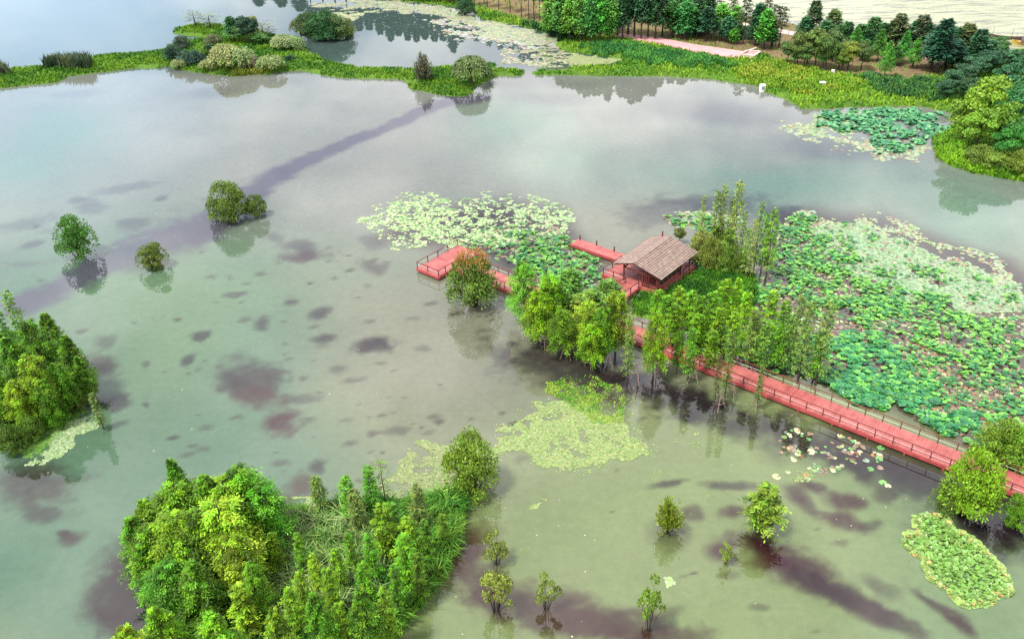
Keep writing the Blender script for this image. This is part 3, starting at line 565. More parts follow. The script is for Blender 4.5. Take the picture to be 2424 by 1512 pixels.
# shrubs standing in the open water
W = dict(water=True)
tree("shrub", 160, 515, 606, (.05,.13,.02), 3.2, "dark green round shrub standing in open water", "left of the small low one", **W)
tree("shrub", 528, 432, 520, OLIVE, 3.5, "large olive shrub standing in the pale water", "with a small shrub beside it", **W)
tree("shrub", 598, 462, 512, OLIVE, 2.0, "small olive shrub arching beside the larger one", "in open water", **W)
tree("shrub", 350, 578, 633, (.085,.12,.02), 2.5, "low olive shrub half sunk in the purple silt", "below the dark round one", **W)
tree("shrub", 1115, 610, 722, (.075,.12,.02), 3.9, "round shrub with orange topped leaves", "beside the viewing platform", **W)
rs = R_(77); g = Geo(); n = 620; th = rs.rand(n)*2*PI; d = np.stack([np.cos(th), np.sin(th), .9+1.6*rs.rand(n)], 1); d = unit(d); P = np.array([0, 0, 2.9]) + d*np.array([3.6, 3.6, 3.5])*(.92+.2*rs.rand(n, 1)); A = unit(d+rs.randn(n, 3)*.4)*.34
g.leaves(P, A, unit(np.cross(A, rs.randn(n, 3)))*.16, vary((.36, .20, .05), n, rs, .4))
oc = obj("orange_leaves", g.mesh("orange_leaves", M_LEAF), TREES[-1][0]); s_ = TREES[-1][0].scale; oc.scale = (1/s_[0], 1/s_[1], TREES[-1][0].scale[2]*2.9/6.0/s_[2]); oc.color = (1, 1, 1, 1)
oc["label"] = "orange leaves on the top of the shrub"
tree("shrub", 1108, 1032, 1160, (.095,.145,.016), 3.0, "tall round green shrub standing in the water", "beside the floating weed", **W)
tree("sparse", 1172, 1258, 1335, (.17,.23,.03), 1.6, "small round yellow green shrub in brown weed", "right of the reed island", **W)
tree("sparse", 1168, 1352, 1448, (.19,.24,.04), 2.2, "ragged yellowish shrub in brown weed", "near the island point", **W)
tree("sparse", 1292, 1362, 1440, (.18,.24,.04), 1.4, "little pale shrub in brown weed", "between the ragged shrub and the upright sapling", **W)
tree("sparse", 1545, 1370, 1492, (.13,.2,.025), 1.5, "upright sparse sapling growing out of brown weed", "in the lower water", **W)
tree("spiky", 1588, 1182, 1258, (.15,.22,.02), 2.1, "spiky bright shrub spreading low over green water", "below the boardwalk", **W)
tree("wispy", 1820, 1152, 1258, (.17,.23,.02), 2.2, "cone shaped yellowing cypress", "in the green water below the boardwalk", **W)
tree("sparse", 1725, 1284, 1332, (.16,.23,.03), .9, "tiny pale sapling over reddish weed", "below the yellowing cypress", **W)
tree("shrub", 2335, 1070, 1215, (.12,.22,.012), 2.9, "large bright green tree overhanging the boardwalk", "at its near end", **W)
tree("shrub", 2428, 1180, 1245, (.11,.2,.012), 1.6, "smaller green tree against the boardwalk", "beside the large overhanging tree", **W)
tree("shrub", 2385, 1000, 1090, (.12,.19,.02), 2.6, "round green tree among the lotus", "just beyond the boardwalk", **W)
tree("shrub", 2434, 1015, 1100, (.08,.18,.018), 2.2, "round green tree at the picture edge", "just beyond the boardwalk", **W)
tree("shrub", 2255, 1162, 1200, (.08,.12,.02), 1.9, "low dark shrub in the shade", "under the large overhanging tree", **W)
tree("shrub", 2150, 1195, 1225, (.1,.16,.02), .5, "tiny tuft of leaves", "in the water above the lily raft", **W) if False else None

# boardwalk grove
Z = "before the boardwalk"; G = "cypresses along the boardwalk"
for a in [(1237,622,765,(.08,.19,.014),2.4),(1300,655,800,LIME,2.2),(1272,690,815,LIME,2.4),(1330,735,845,LIME2,1.9),(1392,715,840,(.14,.25,.012),2.1),(1405,765,865,LIME,2.0),(1462,695,848,LIME,2.2),(1432,730,855,LIME2,1.8),(1556,745,897,LIME,1.75),(1610,785,885,LIME2,.8)]:
    tree("plume", a[0], a[1], a[2], tuple(np.array(a[3])*(1.3, 1.15, 1)), a[4], "full bright green cypress standing in water", Z, True, G)
for a in [(1320,658,775,(.08,.17,.018)),(1348,640,725,(.07,.15,.018)),(1400,690,775,(.1,.18,.02)),(1370,700,790,(.1,.17,.02)),(1440,665,735,(.08,.14,.02))]:
    tree("dense", a[0], a[1], a[2], a[3], 1.7, "leafy cypress between boardwalk and pavilion pier", "", True, G)
for a in [(1493,742,905,(.1,.15,.02),.75),(1640,775,905,LIME2,.75),(1705,840,965,(.09,.1,.03),.5),(1735,785,940,(.08,.13,.02),.65),(1806,865,968,OLIVE,.5)]:
    tree("pole", a[0], a[1], a[2], a[3], a[4], "slim cypress pole rising past the railing", Z, True, G)
Z = "behind the boardwalk"
for a in [(1560,685,775,LIME2,1.3),(1610,680,795,LIME,1.6),(1640,690,805,LIME2,1.6),(1662,700,825,LIME2,1.4),(1690,690,835,LIME2,1.6),(1722,660,800,LIME,1.5),(1750,660,790,LIME,1.2),(1772,690,830,LIME,1.3),(1832,688,840,LIME,1.5),(1792,735,875,(.09,.15,.02),1.3),(1862,712,855,LIME2,1.4),(1705,730,850,LIME2,1.4),(1600,720,830,LIME2,1.5),(1655,745,850,LIME2,1.5),(1580,700,800,LIME2,1.4),(1740,740,860,LIME2,1.3)]:
    tree("wispy", a[0], a[1], a[2], tuple(np.array(a[3])*(1.5, 1.3, 1)), a[4], "narrow bright cypress", Z, True, G)
for a in [(1815,755,885,(.07,.14,.016),.9),(1880,742,885,(.08,.14,.018),1.0),(1900,700,850,OLIVE,.9),(1922,715,905,(.08,.13,.018),1.0),(1968,715,910,OLIVE,1.1),(1850,770,880,LIME2,.9),(1690,780,880,LIME2,.9),(1945,790,905,LIME2,.9)]:
    tree("pole", a[0], a[1], a[2], tuple(np.array(a[3])*1.3), a[4], "tall slim cypress among lotus", Z, True, G)
# clump behind the pavilion
Z = "behind the pavilion"; G = "cypresses behind the pavilion"
for a in [(1668,463,560,(.1,.15,.02),.6),(1702,452,610,(.11,.16,.018),1.0),(1718,440,610,(.11,.165,.018),.9),(1753,430,622,(.11,.165,.016),1.15),(1735,470,615,(.09,.15,.02),.8),(1766,500,632,(.12,.17,.02),.75),(1806,478,650,(.09,.15,.018),.8),(1790,520,665,(.12,.16,.02),.7),(1775,540,660,(.12,.18,.02),.8)]:
    tree("pole", a[0], a[1], a[2], tuple(np.array(a[3])*1.35), a[4]*.9, "tall narrow cypress in the clump", Z, True, G)
for a in [(1836,494,668,(.09,.19,.014),1.35),(1820,505,660,(.09,.18,.014),1.0),(1730,540,640,(.09,.15,.018),1.4)]:
    tree("wispy", a[0], a[1], a[2], tuple(np.array(a[3])*1.2), a[4], "thick green cypress in the clump", Z, True, G)
for a in [(1688,560,642,(.11,.13,.025),2.1),(1722,580,645,(.09,.13,.02),1.9),(1662,545,622,(.13,.13,.035),1.9),(1705,530,610,(.1,.13,.022),1.8),(1750,585,650,(.08,.13,.02),1.6)]:
    tree("shrub", a[0], a[1], a[2], tuple(np.array(a[3])*1.25), a[4]*.9, "yellowing bush at the foot of the clump", Z, True, "bushes behind the pavilion")
tree("broad", 1611, 540, 577, (.11,.14,.03), 1.1, "small round topped sapling behind the pavilion roof", "", **W)
tree("spiky", 1462, 712, 735, (.1,.13,.04), .9, "small sapling leaning over the pavilion pier", "", **W)
# low bank and far islets
for k, tx, ty, by, c, R, d in [
 ("bare",455,26,66,(.12,.16,.07),2.6,"sparse pale tree at the tip of the leafy islet"),("bare",492,32,70,(.12,.15,.08),2.6,"second sparse pale tree on the islet tip"),
 ("conifer",543,40,100,(.04,.12,.03),2.6,"pointed mid green tree on the islet"),("broad",578,38,107,(.02,.06,.03),3.6,"darkest tall tree on the islet"),("broad",592,42,100,(.13,.18,.03),2.6,"yellow green tree beside the darkest islet tree"),
 ("bare",618,54,92,(.1,.13,.06),3.0,"sparse twiggy tree over the inner pond"),("broad",560,62,104,(.04,.11,.03),2.8,"leafy green tree between the two tall islet trees"),
 ("shrub",425,86,118,(.05,.08,.045),2.6,"grey green bush at the islet corner"),("shrub",500,82,106,GREYG,2.6,"greyish bush beside the water inlet"),
 ("willow",530,104,164,(.2,.24,.085),5.2,"largest pale willow bush on the islet"),("willow",565,112,164,(.17,.22,.08),4.4,"pale willow bush right of the largest one"),("willow",585,130,164,(.13,.12,.075),3.2,"brownish willow bush on the islet shore"),
 ("willow",637,132,166,(.19,.25,.085),4.2,"pale green willow bush by the causeway start"),("willow",668,82,118,(.18,.22,.09),4.2,"pale willow bush at the back of the islet"),("willow",690,86,118,(.12,.19,.07),3.8,"greener willow bush at the back corner of the islet"),
 ("broad",612,80,108,(.06,.14,.03),3.0,"low green tree under the sparse twiggy one"),("shrub",497,106,142,(.02,.06,.03),2.6,"dark bush behind the largest pale willow"),("shrub",478,106,140,(.09,.2,.015),3.0,"vivid green bush among the islet willows"),
 ("spiky",403,106,142,(.04,.09,.06),3.8,"blue green reedy bush at the islet end"),("spiky",440,121,155,(.05,.1,.07),4.2,"blue green reedy bush on the islet shore"),("spiky",462,118,152,(.04,.085,.055),3.4,"darker reedy bush next to the islet shore one"),
 ("willow",421,140,159,(.22,.27,.1),2.4,"small pale bush by the water"),("willow",491,142,166,(.2,.26,.09),3.0,"small pale bush left of the largest willow"),("spiky",685,130,146,(.04,.1,.05),2.6,"low dark reedy clump on the causeway"),("spiky",706,110,124,(.12,.17,.05),2.2,"small light clump at the causeway head"),
 ("spiky",998,128,192,(.13,.13,.075),3.4,"round greyish brown bush on the causeway promontory"),("willow",1112,132,200,(.11,.155,.05),5.0,"shaggy willow on the causeway promontory"),("spiky",1150,150,182,(.05,.12,.03),2.6,"low green clump under the shaggy willow"),("spiky",1012,165,192,(.05,.11,.03),2.4,"low dark clump by the greyish brown bush"),
 ("shrub",725,30,82,(.06,.12,.03),4.2,"first dark round bush of the pond islet"),("shrub",758,26,88,(.03,.11,.03),5.0,"tallest bush of the pond islet"),("shrub",792,36,88,(.07,.12,.035),4.2,"olive bush of the pond islet"),("shrub",815,50,86,(.09,.13,.03),3.0,"lowest bush at the end of the pond islet"),("willow",706,42,80,(.1,.13,.06),3.4,"greyish bush at the blunt end of the pond islet"),("shrub",770,48,92,(.025,.09,.025),4.0,"deep green bush facing the causeway on the pond islet")]:
    tree(k, tx, ty, by, c, R, d, "")
# far tree belt
def belt(kind, rows, desc, zone, R=None):
    for a in rows:
        tree(kind, a[0], a[1], a[2], tuple(np.array(a[3])*(1.4, 1.35, 1.15)), (a[4] if len(a) > 4 else R), desc, zone, group="trees of the far belt")
rr = R_(5)
def jitc(c, k=.25): return tuple(np.array(c)*(1+k*(rr.rand()*2-1)))
belt("conifer", [(x, -78-32*rr.rand(), y, jitc(DGREEN), 2.6) for x, y in [(722,-12),(752,-11),(780,-9),(806,-8),(832,-8),(858,-6),(882,-6),(905,-5),(927,-4),(948,-2),(970,0),(992,2),(1015,4),(1036,6),(1058,8),(1080,9)]], "dark conifer beyond the lily pond", "at the upper frame edge")
belt("conifer", [(700,-50,-14,DGREEN,3.0),(655,-60,-24,DGREEN,3.0),(600,-70,-30,DGREEN,3.0)], "dark tree on the far shore", "above the open water")
belt("shrub", [(1100,-6,32,(.02,.06,.025),3.0)], "dark bush at the pond edge", "below the belt")
belt("pine", [(1150,-62,22,jitc(DGREEN)),(1178,-60,28,jitc(DGREEN)),(1205,-58,34,jitc(DGREEN)),(1232,-55,45,jitc(DGREEN)),(1250,-52,50,jitc(DGREEN)),(1262,-52,50,jitc(DGREEN)),(1276,-50,54,jitc(DGREEN)),(1290,-48,57,jitc(DGREEN)),(1304,-48,52,jitc(DGREEN)),(1120,-64,16,jitc(DGREEN))], "dark bare trunked pine", "in the grove by the pond end", 2.2)
belt("dense", [(1300,-8,84,BGREEN),(1325,-10,95,(.06,.15,.03)),(1350,-6,100,BGREEN),(1376,-12,104,(.06,.16,.03)),(1400,-8,108,(.05,.15,.035)),(1424,-10,106,BGREEN),(1446,-6,104,(.06,.17,.03)),(1465,-14,92,MGREEN),(1388,-25,90,DGREEN),(1336,-28,84,DGREEN),(1434,-28,88,DGREEN)], "full green conifer", "left of the pink path's ramp wall", 1.9)
belt("conifer", [(1478,-30,100,DGREEN),(1492,-58,88,DGREEN),(1508,-66,92,(.02,.07,.03)),(1524,-48,98,DGREEN),(1540,-40,94,(.025,.075,.03)),(1558,-32,98,DGREEN),(1574,-24,90,(.03,.085,.03)),(1338,-62,74,DGREEN),(1362,-54,80,DGREEN),(1392,-66,84,DGREEN),(1418,-58,86,DGREEN),(1446,-70,86,DGREEN),(1602,-34,82,DGREEN),(1632,-30,84,(.03,.085,.03)),(1664,-26,82,DGREEN)], "large dark conifer", "along the start of the pink path", 2.6)
belt("dense", [(1596,4,93,MGREEN,2.0),(1616,-8,80,MGREEN,2.2),(1627,0,98,(.035,.12,.03),2.4),(1668,14,90,BGREEN,1.7),(1711,10,92,BGREEN,2.0),(1727,40,104,(.02,.08,.03),1.9),(1746,16,96,BGREEN,1.9),(1740,68,110,BGREEN,1.2),(1820,24,122,BGREEN,2.0),(1806,14,112,MGREEN,2.0)], "leafy green conifer", "along the pink path")
belt("conifer", [(1684,-4,84,DGREEN,2.4),(1680,18,101,(.015,.055,.03),2.8),(1657,-6,92,DGREEN,2.2),(1799,10,113,(.02,.07,.035),2.4),(1832,58,118,(.02,.07,.03),2.2)], "dark blue green conifer", "along the pink path")
belt("pine", [(1738,-8,86,GREYG),(1771,-4,111,(.06,.075,.04)),(1820,-6,86,(.07,.08,.04)),(1841,12,119,(.06,.075,.04)),(1856,16,119,(.06,.07,.04)),(1640,-12,80,(.03,.07,.03)),(1700,-14,80,(.05,.07,.035))], "tall open topped pine", "behind the pink path", 2.4)
belt("conifer", [(1934,2,92,(.04,.08,.035),2.8),(1978,24,98,(.06,.10,.035),3.0),(2042,58,122,(.03,.10,.03),2.4),(2074,42,116,(.03,.10,.035),3.0),(2136,34,126,(.055,.085,.04),3.0),(2190,36,132,(.06,.075,.045),3.2),(2154,60,120,(.06,.07,.045),2.2),(2297,56,150,(.06,.075,.03),3.2),(2328,70,162,(.025,.085,.035),3.0),(1910,40,96,(.025,.08,.035),2.4),(1958,50,104,(.03,.09,.035),2.4),(2010,52,112,(.025,.08,.03),2.4),(2058,70,124,(.02,.07,.03),2.2),(2098,55,124,(.025,.08,.03),2.4),(2118,50,126,(.05,.08,.035),2.4),(2172,50,132,(.03,.08,.035),2.4),(2205,58,136,(.02,.065,.03),2.4),(2275,66,150,(.025,.075,.03),2.6),(2350,96,160,(.02,.07,.03),2.6),(1995,58,115,(.03,.085,.03),2.2)], "lakeside conifer against the pale lake", "right of the planter")
belt("conifer", [(2244,46,178,(.012,.05,.03),3.8),(2252,92,165,(.012,.055,.032),3.6),(2222,80,170,(.014,.06,.03),3.0),(2270,96,170,(.014,.05,.03),2.8)], "big dark blue green conifer", "at the edge of the thicket")
belt("feather", [(2032,62,132,(.04,.15,.02),1.9),(2091,70,152,(.04,.16,.02),2.1),(2110,98,191,(.05,.18,.02),2.0),(2150,74,155,(.035,.15,.02),2.0),(2176,90,168,(.055,.2,.02),2.0),(2055,95,150,(.06,.17,.02),2.2),(2125,110,160,(.03,.11,.025),2.2)], "vivid green conifer", "on the brown slope")
belt("broad", [(1871,98,156,(.06,.11,.035),2.6),(1897,80,162,(.07,.11,.025),3.2),(1922,72,162,(.065,.105,.025),3.2),(1943,66,166,(.06,.11,.025),3.4),(1966,86,172,(.06,.11,.022),3.2),(1982,72,152,(.05,.09,.03),3.2),(1996,98,170,(.06,.105,.022),3.0),(2018,98,172,(.09,.13,.02),3.2),(2050,98,172,(.05,.09,.025),2.8),(1910,110,166,(.05,.1,.025),2.6),(1955,116,168,(.045,.1,.022),2.6),(2000,126,174,(.06,.13,.02),2.4),(1885,118,160,(.06,.12,.03),2.2)], "thin trunked broadleaf tree", "above the white boxes")
belt("broad", [(2373,90,142,(.035,.09,.025),3.2),(2395,118,165,(.02,.07,.03),3.6),(2420,120,180,(.02,.07,.03),4.0),(2350,118,178,(.015,.055,.03),3.8),(2320,138,190,(.02,.065,.028),3.8),(2290,150,205,(.02,.06,.03),3.4),(2400,150,230,(.018,.07,.025),4.0),(2300,185,240,(.022,.07,.03),3.6),(2330,190,250,(.018,.06,.028),3.2),(2265,165,215,(.025,.08,.035),3.0),(2440,180,270,(.02,.08,.025),4.6),(2245,190,236,(.02,.065,.035),2.6),(2415,215,300,(.02,.085,.02),4.6),(2430,270,370,(.025,.09,.018),4.4),(2400,300,390,(.03,.1,.015),3.4)], "dark evergreen tree", "in the thicket at the right bank")
belt("broad", [(2352,178,345,(.10,.18,.016),5.0),(2300,240,340,(.11,.18,.016),4.0),(2385,235,360,(.09,.17,.015),4.0),(2335,255,370,(.08,.16,.014),3.8)], "large sunlit yellow green tree", "over the lush shore grass")
belt("shrub", [(2330,345,388,(.085,.13,.022),3.0),(2372,350,398,(.09,.14,.022),3.4),(2415,352,402,(.1,.15,.022),3.4),(2440,365,412,(.1,.15,.02),3.4)], "rounded olive shrub", "on the lush shore grass")
belt("hedge", [(1771,62,92,(.02,.055,.025),4.0)], "large clipped dome bush", "behind the pink path", 4.0)
belt("hedge", [(1656,55,84,(.022,.05,.028),2.2)], "small dark clipped bush", "behind the pink path", 2.2)
belt("hedge", [(1638,72,88,(.02,.06,.03),1.6)], "low blue green clipped bush", "behind the pink path", 1.6)
belt("hedge", [(2064,172,186,(.02,.07,.02),2.6)], "dark flat clipped bush", "at the foot of the brown slope", 2.6)
# orphan brown sprig on the dense clump is a dead shoot of its tree
bygrp = {}
for o, tx, d, z in TREES: bygrp.setdefault((d, z), []).append((tx, o))
for (d, z), ls in bygrp.items():
    ls.sort(key=lambda q: q[0]); base = (d + " " + z).strip()
    for i, (_, o) in enumerate(ls):
        o["label"] = base if len(ls) == 1 else (base + ", " + (ORD[i] + " from the left" if i < 20 else "farthest right"))
        if len(ls) == 1 and "group" in o.keys() and False: del o["group"]

# ------------------------------------------------------------------ timber structures in the boardwalk frame
PHI = math.radians(-40.9); ORG = at(3282.5*.5918, 1660.3*.5918, .8); ORG[2] = 0.0
ZD = .8
def frame(name, label, cat): return thing(name, label, cat, ORG, None, PHI)
def rails(root, segs, sp=2.17, cable=True, post=None):
    """posts, top rail and lower rail along u,v segments"""
    pm = Geo().box((0, 0, .5), (.055, .055, .55)).mesh("rail_post", M_DRED)
    for (a, b) in segs:
        a, b = np.array(a, float), np.array(b, float); L = np.linalg.norm(b-a); k = max(1, round(L/sp))
        for i in range(k+1):
            q = a + (b-a)*i/k; key = (round(q[0], 2), round(q[1], 2))
            if key in root_posts.setdefault(root.name, set()): continue
            root_posts[root.name].add(key); obj("rail_post", pm, root, (q[0], q[1], ZD))
        A, B = [*a, ZD+1.09], [*b, ZD+1.09]
        part("handrail", Geo().bar(A, B, .12, .07), M_DRED, root)
        part("lower_rail", Geo().bar([*a, ZD+.52], [*b, ZD+.52], .035, .035), M_CABLE if cable else M_DRED, root)
root_posts = {}
def decking(root, u0, u1, v0, v1, z=ZD, turn=False, name="deck"):
    d = part(name, Geo().box((0, 0, 0), ((u1-u0)/2, (v1-v0)/2, .05)) if not turn else Geo().box((0, 0, 0), ((v1-v0)/2, (u1-u0)/2, .05)), M_DECK, root, ((u0+u1)/2, (v0+v1)/2, z-.05))
    if turn: d.rotation_euler = (0, 0, PI/2)
    return d
def skirt(root, a, b, h=.42, out=.0):
    return part("edge_beam", Geo().bar([*a, ZD-.1-h/2], [*b, ZD-.1-h/2], .1, h), M_SIDE, root)
pile_m = Geo().tube([[0, 0, -2.5], [0, 0, -.5], [0, 0, ZD-.1]], [.13, .13, .13], 8).mesh("pile", M_PILE, True)
def piles(root, us, vs):
    for u in us:
        for v in vs: obj("pile", pile_m, root, (u, v, 0))
bw = frame("boardwalk", "long straight red timber boardwalk with railings crossing the lotus pond", "boardwalk")
U0, U1 = -62.5, 52.0
decking(bw, U0, U1, 0, 3.45)
skirt(bw, (U0, -.06), (U1, -.06)); skirt(bw, (U0, 3.51), (U1, 3.51))
rails(bw, [((U0+.1, .1), (U1, .1))]); rails(bw, [((U0+.1, 3.35), (-37.8, 3.35)), ((-34.8, 3.35), (U1, 3.35))])
piles(bw, np.arange(-60, 51, 4.4), (.5, 2.95))
joist = Geo().box((0, 0, 0), (.09, 1.85, .12)).mesh("cross_beam", M_SIDE)
for u in np.arange(-60, 51, 4.4): obj("cross_beam", joist, bw, (u, 1.7, ZD-.66))
pf = frame("viewing_platform", "red railed viewing platform at the far end of the boardwalk", "platform")
decking(pf, -67.5, -62.51, -3.5, 6.45, turn=True)
for a, b in [((-67.5, -3.56), (-62.5, -3.56)), ((-67.56, -3.5), (-67.56, 6.45)), ((-67.5, 6.51), (-62.5, 6.51)), ((-62.45, -3.5), (-62.45, -.12)), ((-62.45, 3.58), (-62.45, 6.45))]: skirt(pf, a, b)
rails(pf, [((-67.4, -3.4), (-62.6, -3.4)), ((-67.4, -3.4), (-67.4, 6.35)), ((-67.4, 6.35), (-62.6, 6.35)), ((-62.6, -3.4), (-62.6, -.1)), ((-62.6, 3.5), (-62.6, 6.35))])
piles(pf, (-67, -63), (-3, 1.5, 6))
pr = frame("pier", "short red railed pier linking boardwalk and pavilion", "pier")
decking(pr, -37.6, -34.9, 3.57, 12.95, turn=True)
skirt(pr, (-37.66, 3.6), (-37.66, 12.9)); skirt(pr, (-34.84, 3.6), (-34.84, 12.9))
rails(pr, [((-37.5, 3.8), (-37.5, 12.8)), ((-35.0, 3.8), (-35.0, 12.8))]); piles(pr, (-37.2, -35.3), (5, 8, 11))
j1 = frame("jetty", "low red jetty with mooring posts reaching out beside the lily pads", "jetty")
decking(j1, -52.2, -42.05, 18.35, 20.65, ZD-.03); skirt(j1, (-52.2, 18.29), (-42.05, 18.29)); skirt(j1, (-52.2, 20.71), (-42.05, 20.71)); skirt(j1, (-52.26, 18.3), (-52.26, 20.7))
j2 = frame("jetty", "short red jetty showing behind the pavilion roof", "jetty")
decking(j2, -41.6, -39.0, 24.25, 30.3, ZD-.03, True); skirt(j2, (-41.66, 24.3), (-41.66, 30.3)); skirt(j2, (-38.94, 24.3), (-38.94, 30.3)); skirt(j2, (-41.6, 30.36), (-39, 30.36))
mp_ = Geo().tube([[0, 0, -1.5], [0, 0, ZD], [0, 0, ZD+.85]], [.13, .13, .12], 8).add(np.array([[.12*math.cos(a), .12*math.sin(a), ZD+.85] for a in np.arange(8)*PI/4]), [list(range(8))]).mesh("mooring_post", M_DRED)
for u, v in [(-51.86, 20.5), (-48.36, 20.5), (-44.78, 20.5)]: obj("mooring_post", mp_, j1, (u, v, 0))
obj("mooring_post", mp_, j2, (-41.3, 30.1, 0)); piles(j1, (-51, -47, -43), (18.8, 20.2)); piles(j2, (-41, -39.5), (26, 29.5))

pv = frame("pavilion", "red timber pavilion with a brown gabled board roof on stilts", "pavilion")
decking(pv, -41.95, -31.4, 13.0, 24.15, name="floor_deck")
for a, b in [((-41.95, 12.94), (-31.4, 12.94)), ((-42.01, 13), (-42.01, 24.15)), ((-31.34, 13), (-31.34, 24.15)), ((-41.95, 24.21), (-31.4, 24.21))]: skirt(pv, a, b, .7)
rails(pv, [((-41.85, 13.1), (-38.0, 13.1)), ((-41.85, 13.1), (-41.85, 18.2)), ((-31.5, 20.4), (-31.5, 24.05)), ((-38.9, 24.05), (-31.5, 24.05))])
piles(pv, (-41.5, -38, -34.5, -31.8), (13.5, 17, 20.5, 23.7))
ZE, ZR, UE1, UE2, UR, VA, VB = 3.35, 4.55, -40.0, -31.3, -36.3, 13.1, 24.3
rs = R_(31)
M_ROOF = simple("roof_boards", (.155, .116, .098), .8, .35, 1.6, .2, .4)
def slope(name, ue, n):
    g = Geo(); dz = (ZE-ZR); 
    for i in range(n):
        t0, t1 = i/n, (i+1.35)/n; c = np.array([1, .95+.08*rs.rand(), .95+.08*rs.rand()])*(.62+.3*rs.rand()+(.5 if i % 2 else 0))
        for j in range(5):
            a, b = VA+(VB-VA)*j/5, VA+(VB-VA)*(j+1)/5 - .015; cc = c*(.88+.24*rs.rand()); lift = .01*rs.rand()
            u0, u1 = UR+(ue-UR)*t0, UR+(ue-UR)*t1; z0, z1 = ZR+dz*t0+lift, ZR+dz*t1+.055+lift
            g.add([[u0, a, z0], [u1, a, z1], [u1, b, z1], [u0, b, z0], [u0, a, z0-.05], [u1, a, z1-.06], [u1, b, z1-.06], [u0, b, z0-.05]], [[0, 1, 2, 3], [4, 7, 6, 5], [1, 5, 6, 2], [0, 4, 5, 1], [3, 2, 6, 7]], cc)
    return part(name, g, M_ROOF, pv)
rf = slope("roof", UE2, 24); g = None
r2 = slope("roof", UE1, 17)
obj("ridge_board", Geo().bar([UR, VA-.05, ZR+.05], [UR, VB+.05, ZR+.05], .3, .06).mesh("ridge_board", M_ROOF), pv)
for v in (VA+.12, VB-.12):
    obj("barge_board", Geo().bar([UE1+.1, v, ZE-.06], [UR, v, ZR-.12], .09, .2).mesh("barge_board", M_DRED), pv)
    obj("barge_board", Geo().bar([UE2-.1, v, ZE-.06], [UR, v, ZR-.12], .09, .2).mesh("barge_board", M_DRED), pv)
obj("eave_trim", Geo().bar([UE2-.12, VA+.2, ZE-.1], [UE2-.12, VB-.2, ZE-.1], .06, .12).mesh("eave_trim", M_CABLE), pv)
def zr(u): return ZR + (ZE-ZR)*((u-UR)/(UE2-UR) if u > UR else (u-UR)/(UE1-UR)) - .14
def post(u, v, w=.2):
    h = zr(u)-ZD; obj("post", Geo().box((0, 0, h/2), (w/2, w/2, h/2)).mesh("post", M_DRED), pv, (u, v, ZD))
for u, v in [(-38.3, 13.6), (-34.8, 13.6), (-32.2, 13.6), (-38.3, 23.4), (-34.8, 23.4), (-32.2, 23.4), (-32.0, 20.3), (-38.3, 18.5), (-32.2, 17)]: post(u, v)
for u in (-34.4, -34.05, -33.7, -31.95, -31.75): post(u, 13.55, .1)
for a, b in [((-38.3, 13.6), (-32.2, 13.6)), ((-38.3, 23.4), (-32.2, 23.4)), ((-38.3, 13.6), (-38.3, 23.4)), ((-32.2, 13.6), (-32.2, 23.4))]:
    obj("tie_beam", Geo().bar([*a, ZE-.35], [*b, ZE-.35], .14, .2).mesh("tie_beam", M_DRED), pv)
for u in (-39.4, -38.9, -37.5, -36.9, -35.6, -33.4): obj("rafter_tail", Geo().box((0, 0, 0), (.06, .3, .08)).mesh("rafter_tail", M_DRED), pv, (u, VA+.4, zr(u)-.1))
# low infill, side screens
g = Geo(); g.box((-33.3, 13.6, ZD+.45), (1.0, .04, .06)); g.box((-33.3, 13.6, ZD+.2), (1.0, .04, .05)); part("low_screen", g, M_DRED, pv)
for v in np.arange(14.2, 20.2, 1.2):
    w_ = part("window", Geo().box((0, 0, 0), (.03, .5, .75)), M_GLASS, pv, (-32.1, v+.55, ZD+1.35))
    obj("frame", Geo().bar([0, -.56, -.8], [0, .56, -.8], .08).bar([0, -.56, .8], [0, .56, .8], .08).bar([0, -.56, -.8], [0, -.56, .8], .08).bar([0, .56, -.8], [0, .56, .8], .08).mesh("frame", M_RED), w_)
part("wall_panel", Geo().box((-32.12, 17.1, ZD+.28), (.04, 3.1, .27)), M_RED, pv)
part("back_screen", Geo().box((-35.2, 20.3, ZD+1.2), (3.0, .05, 1.2)), M_RED, pv)
bn = frame("bench", "low dark bench on the pavilion floor", "bench")
part("seat", Geo().box((-36.4, 19.6, ZD+.45), (1.4, .22, .04)), M_DRED, bn)
for u in (-37.5, -35.3): part("leg", Geo().box((u, 19.6, ZD+.2), (.06, .18, .21)), M_DRED, bn)
tb = frame("round_table", "small round red table at the open corner of the pavilion", "table")
ang = np.arange(16)*2*PI/16
def disc(r, z0, z1, cx=0, cy=0):
    a = np.stack([cx+r*np.cos(ang), cy+r*np.sin(ang)], 1); n = 16; V = np.concatenate([np.c_[a, np.full(n, z0)], np.c_[a, np.full(n, z1)]])
    return Geo().add(V, [[i, (i+1) % n, n+(i+1) % n, n+i] for i in range(n)]).add(np.c_[a, np.full(n, z1)], [list(range(n))])
part("table_top", disc(.5, ZD+.68, ZD+.74, -32.3, 22.6), M_RED, tb); part("pedestal", disc(.14, ZD, ZD+.68, -32.3, 22.6), M_RED, tb)

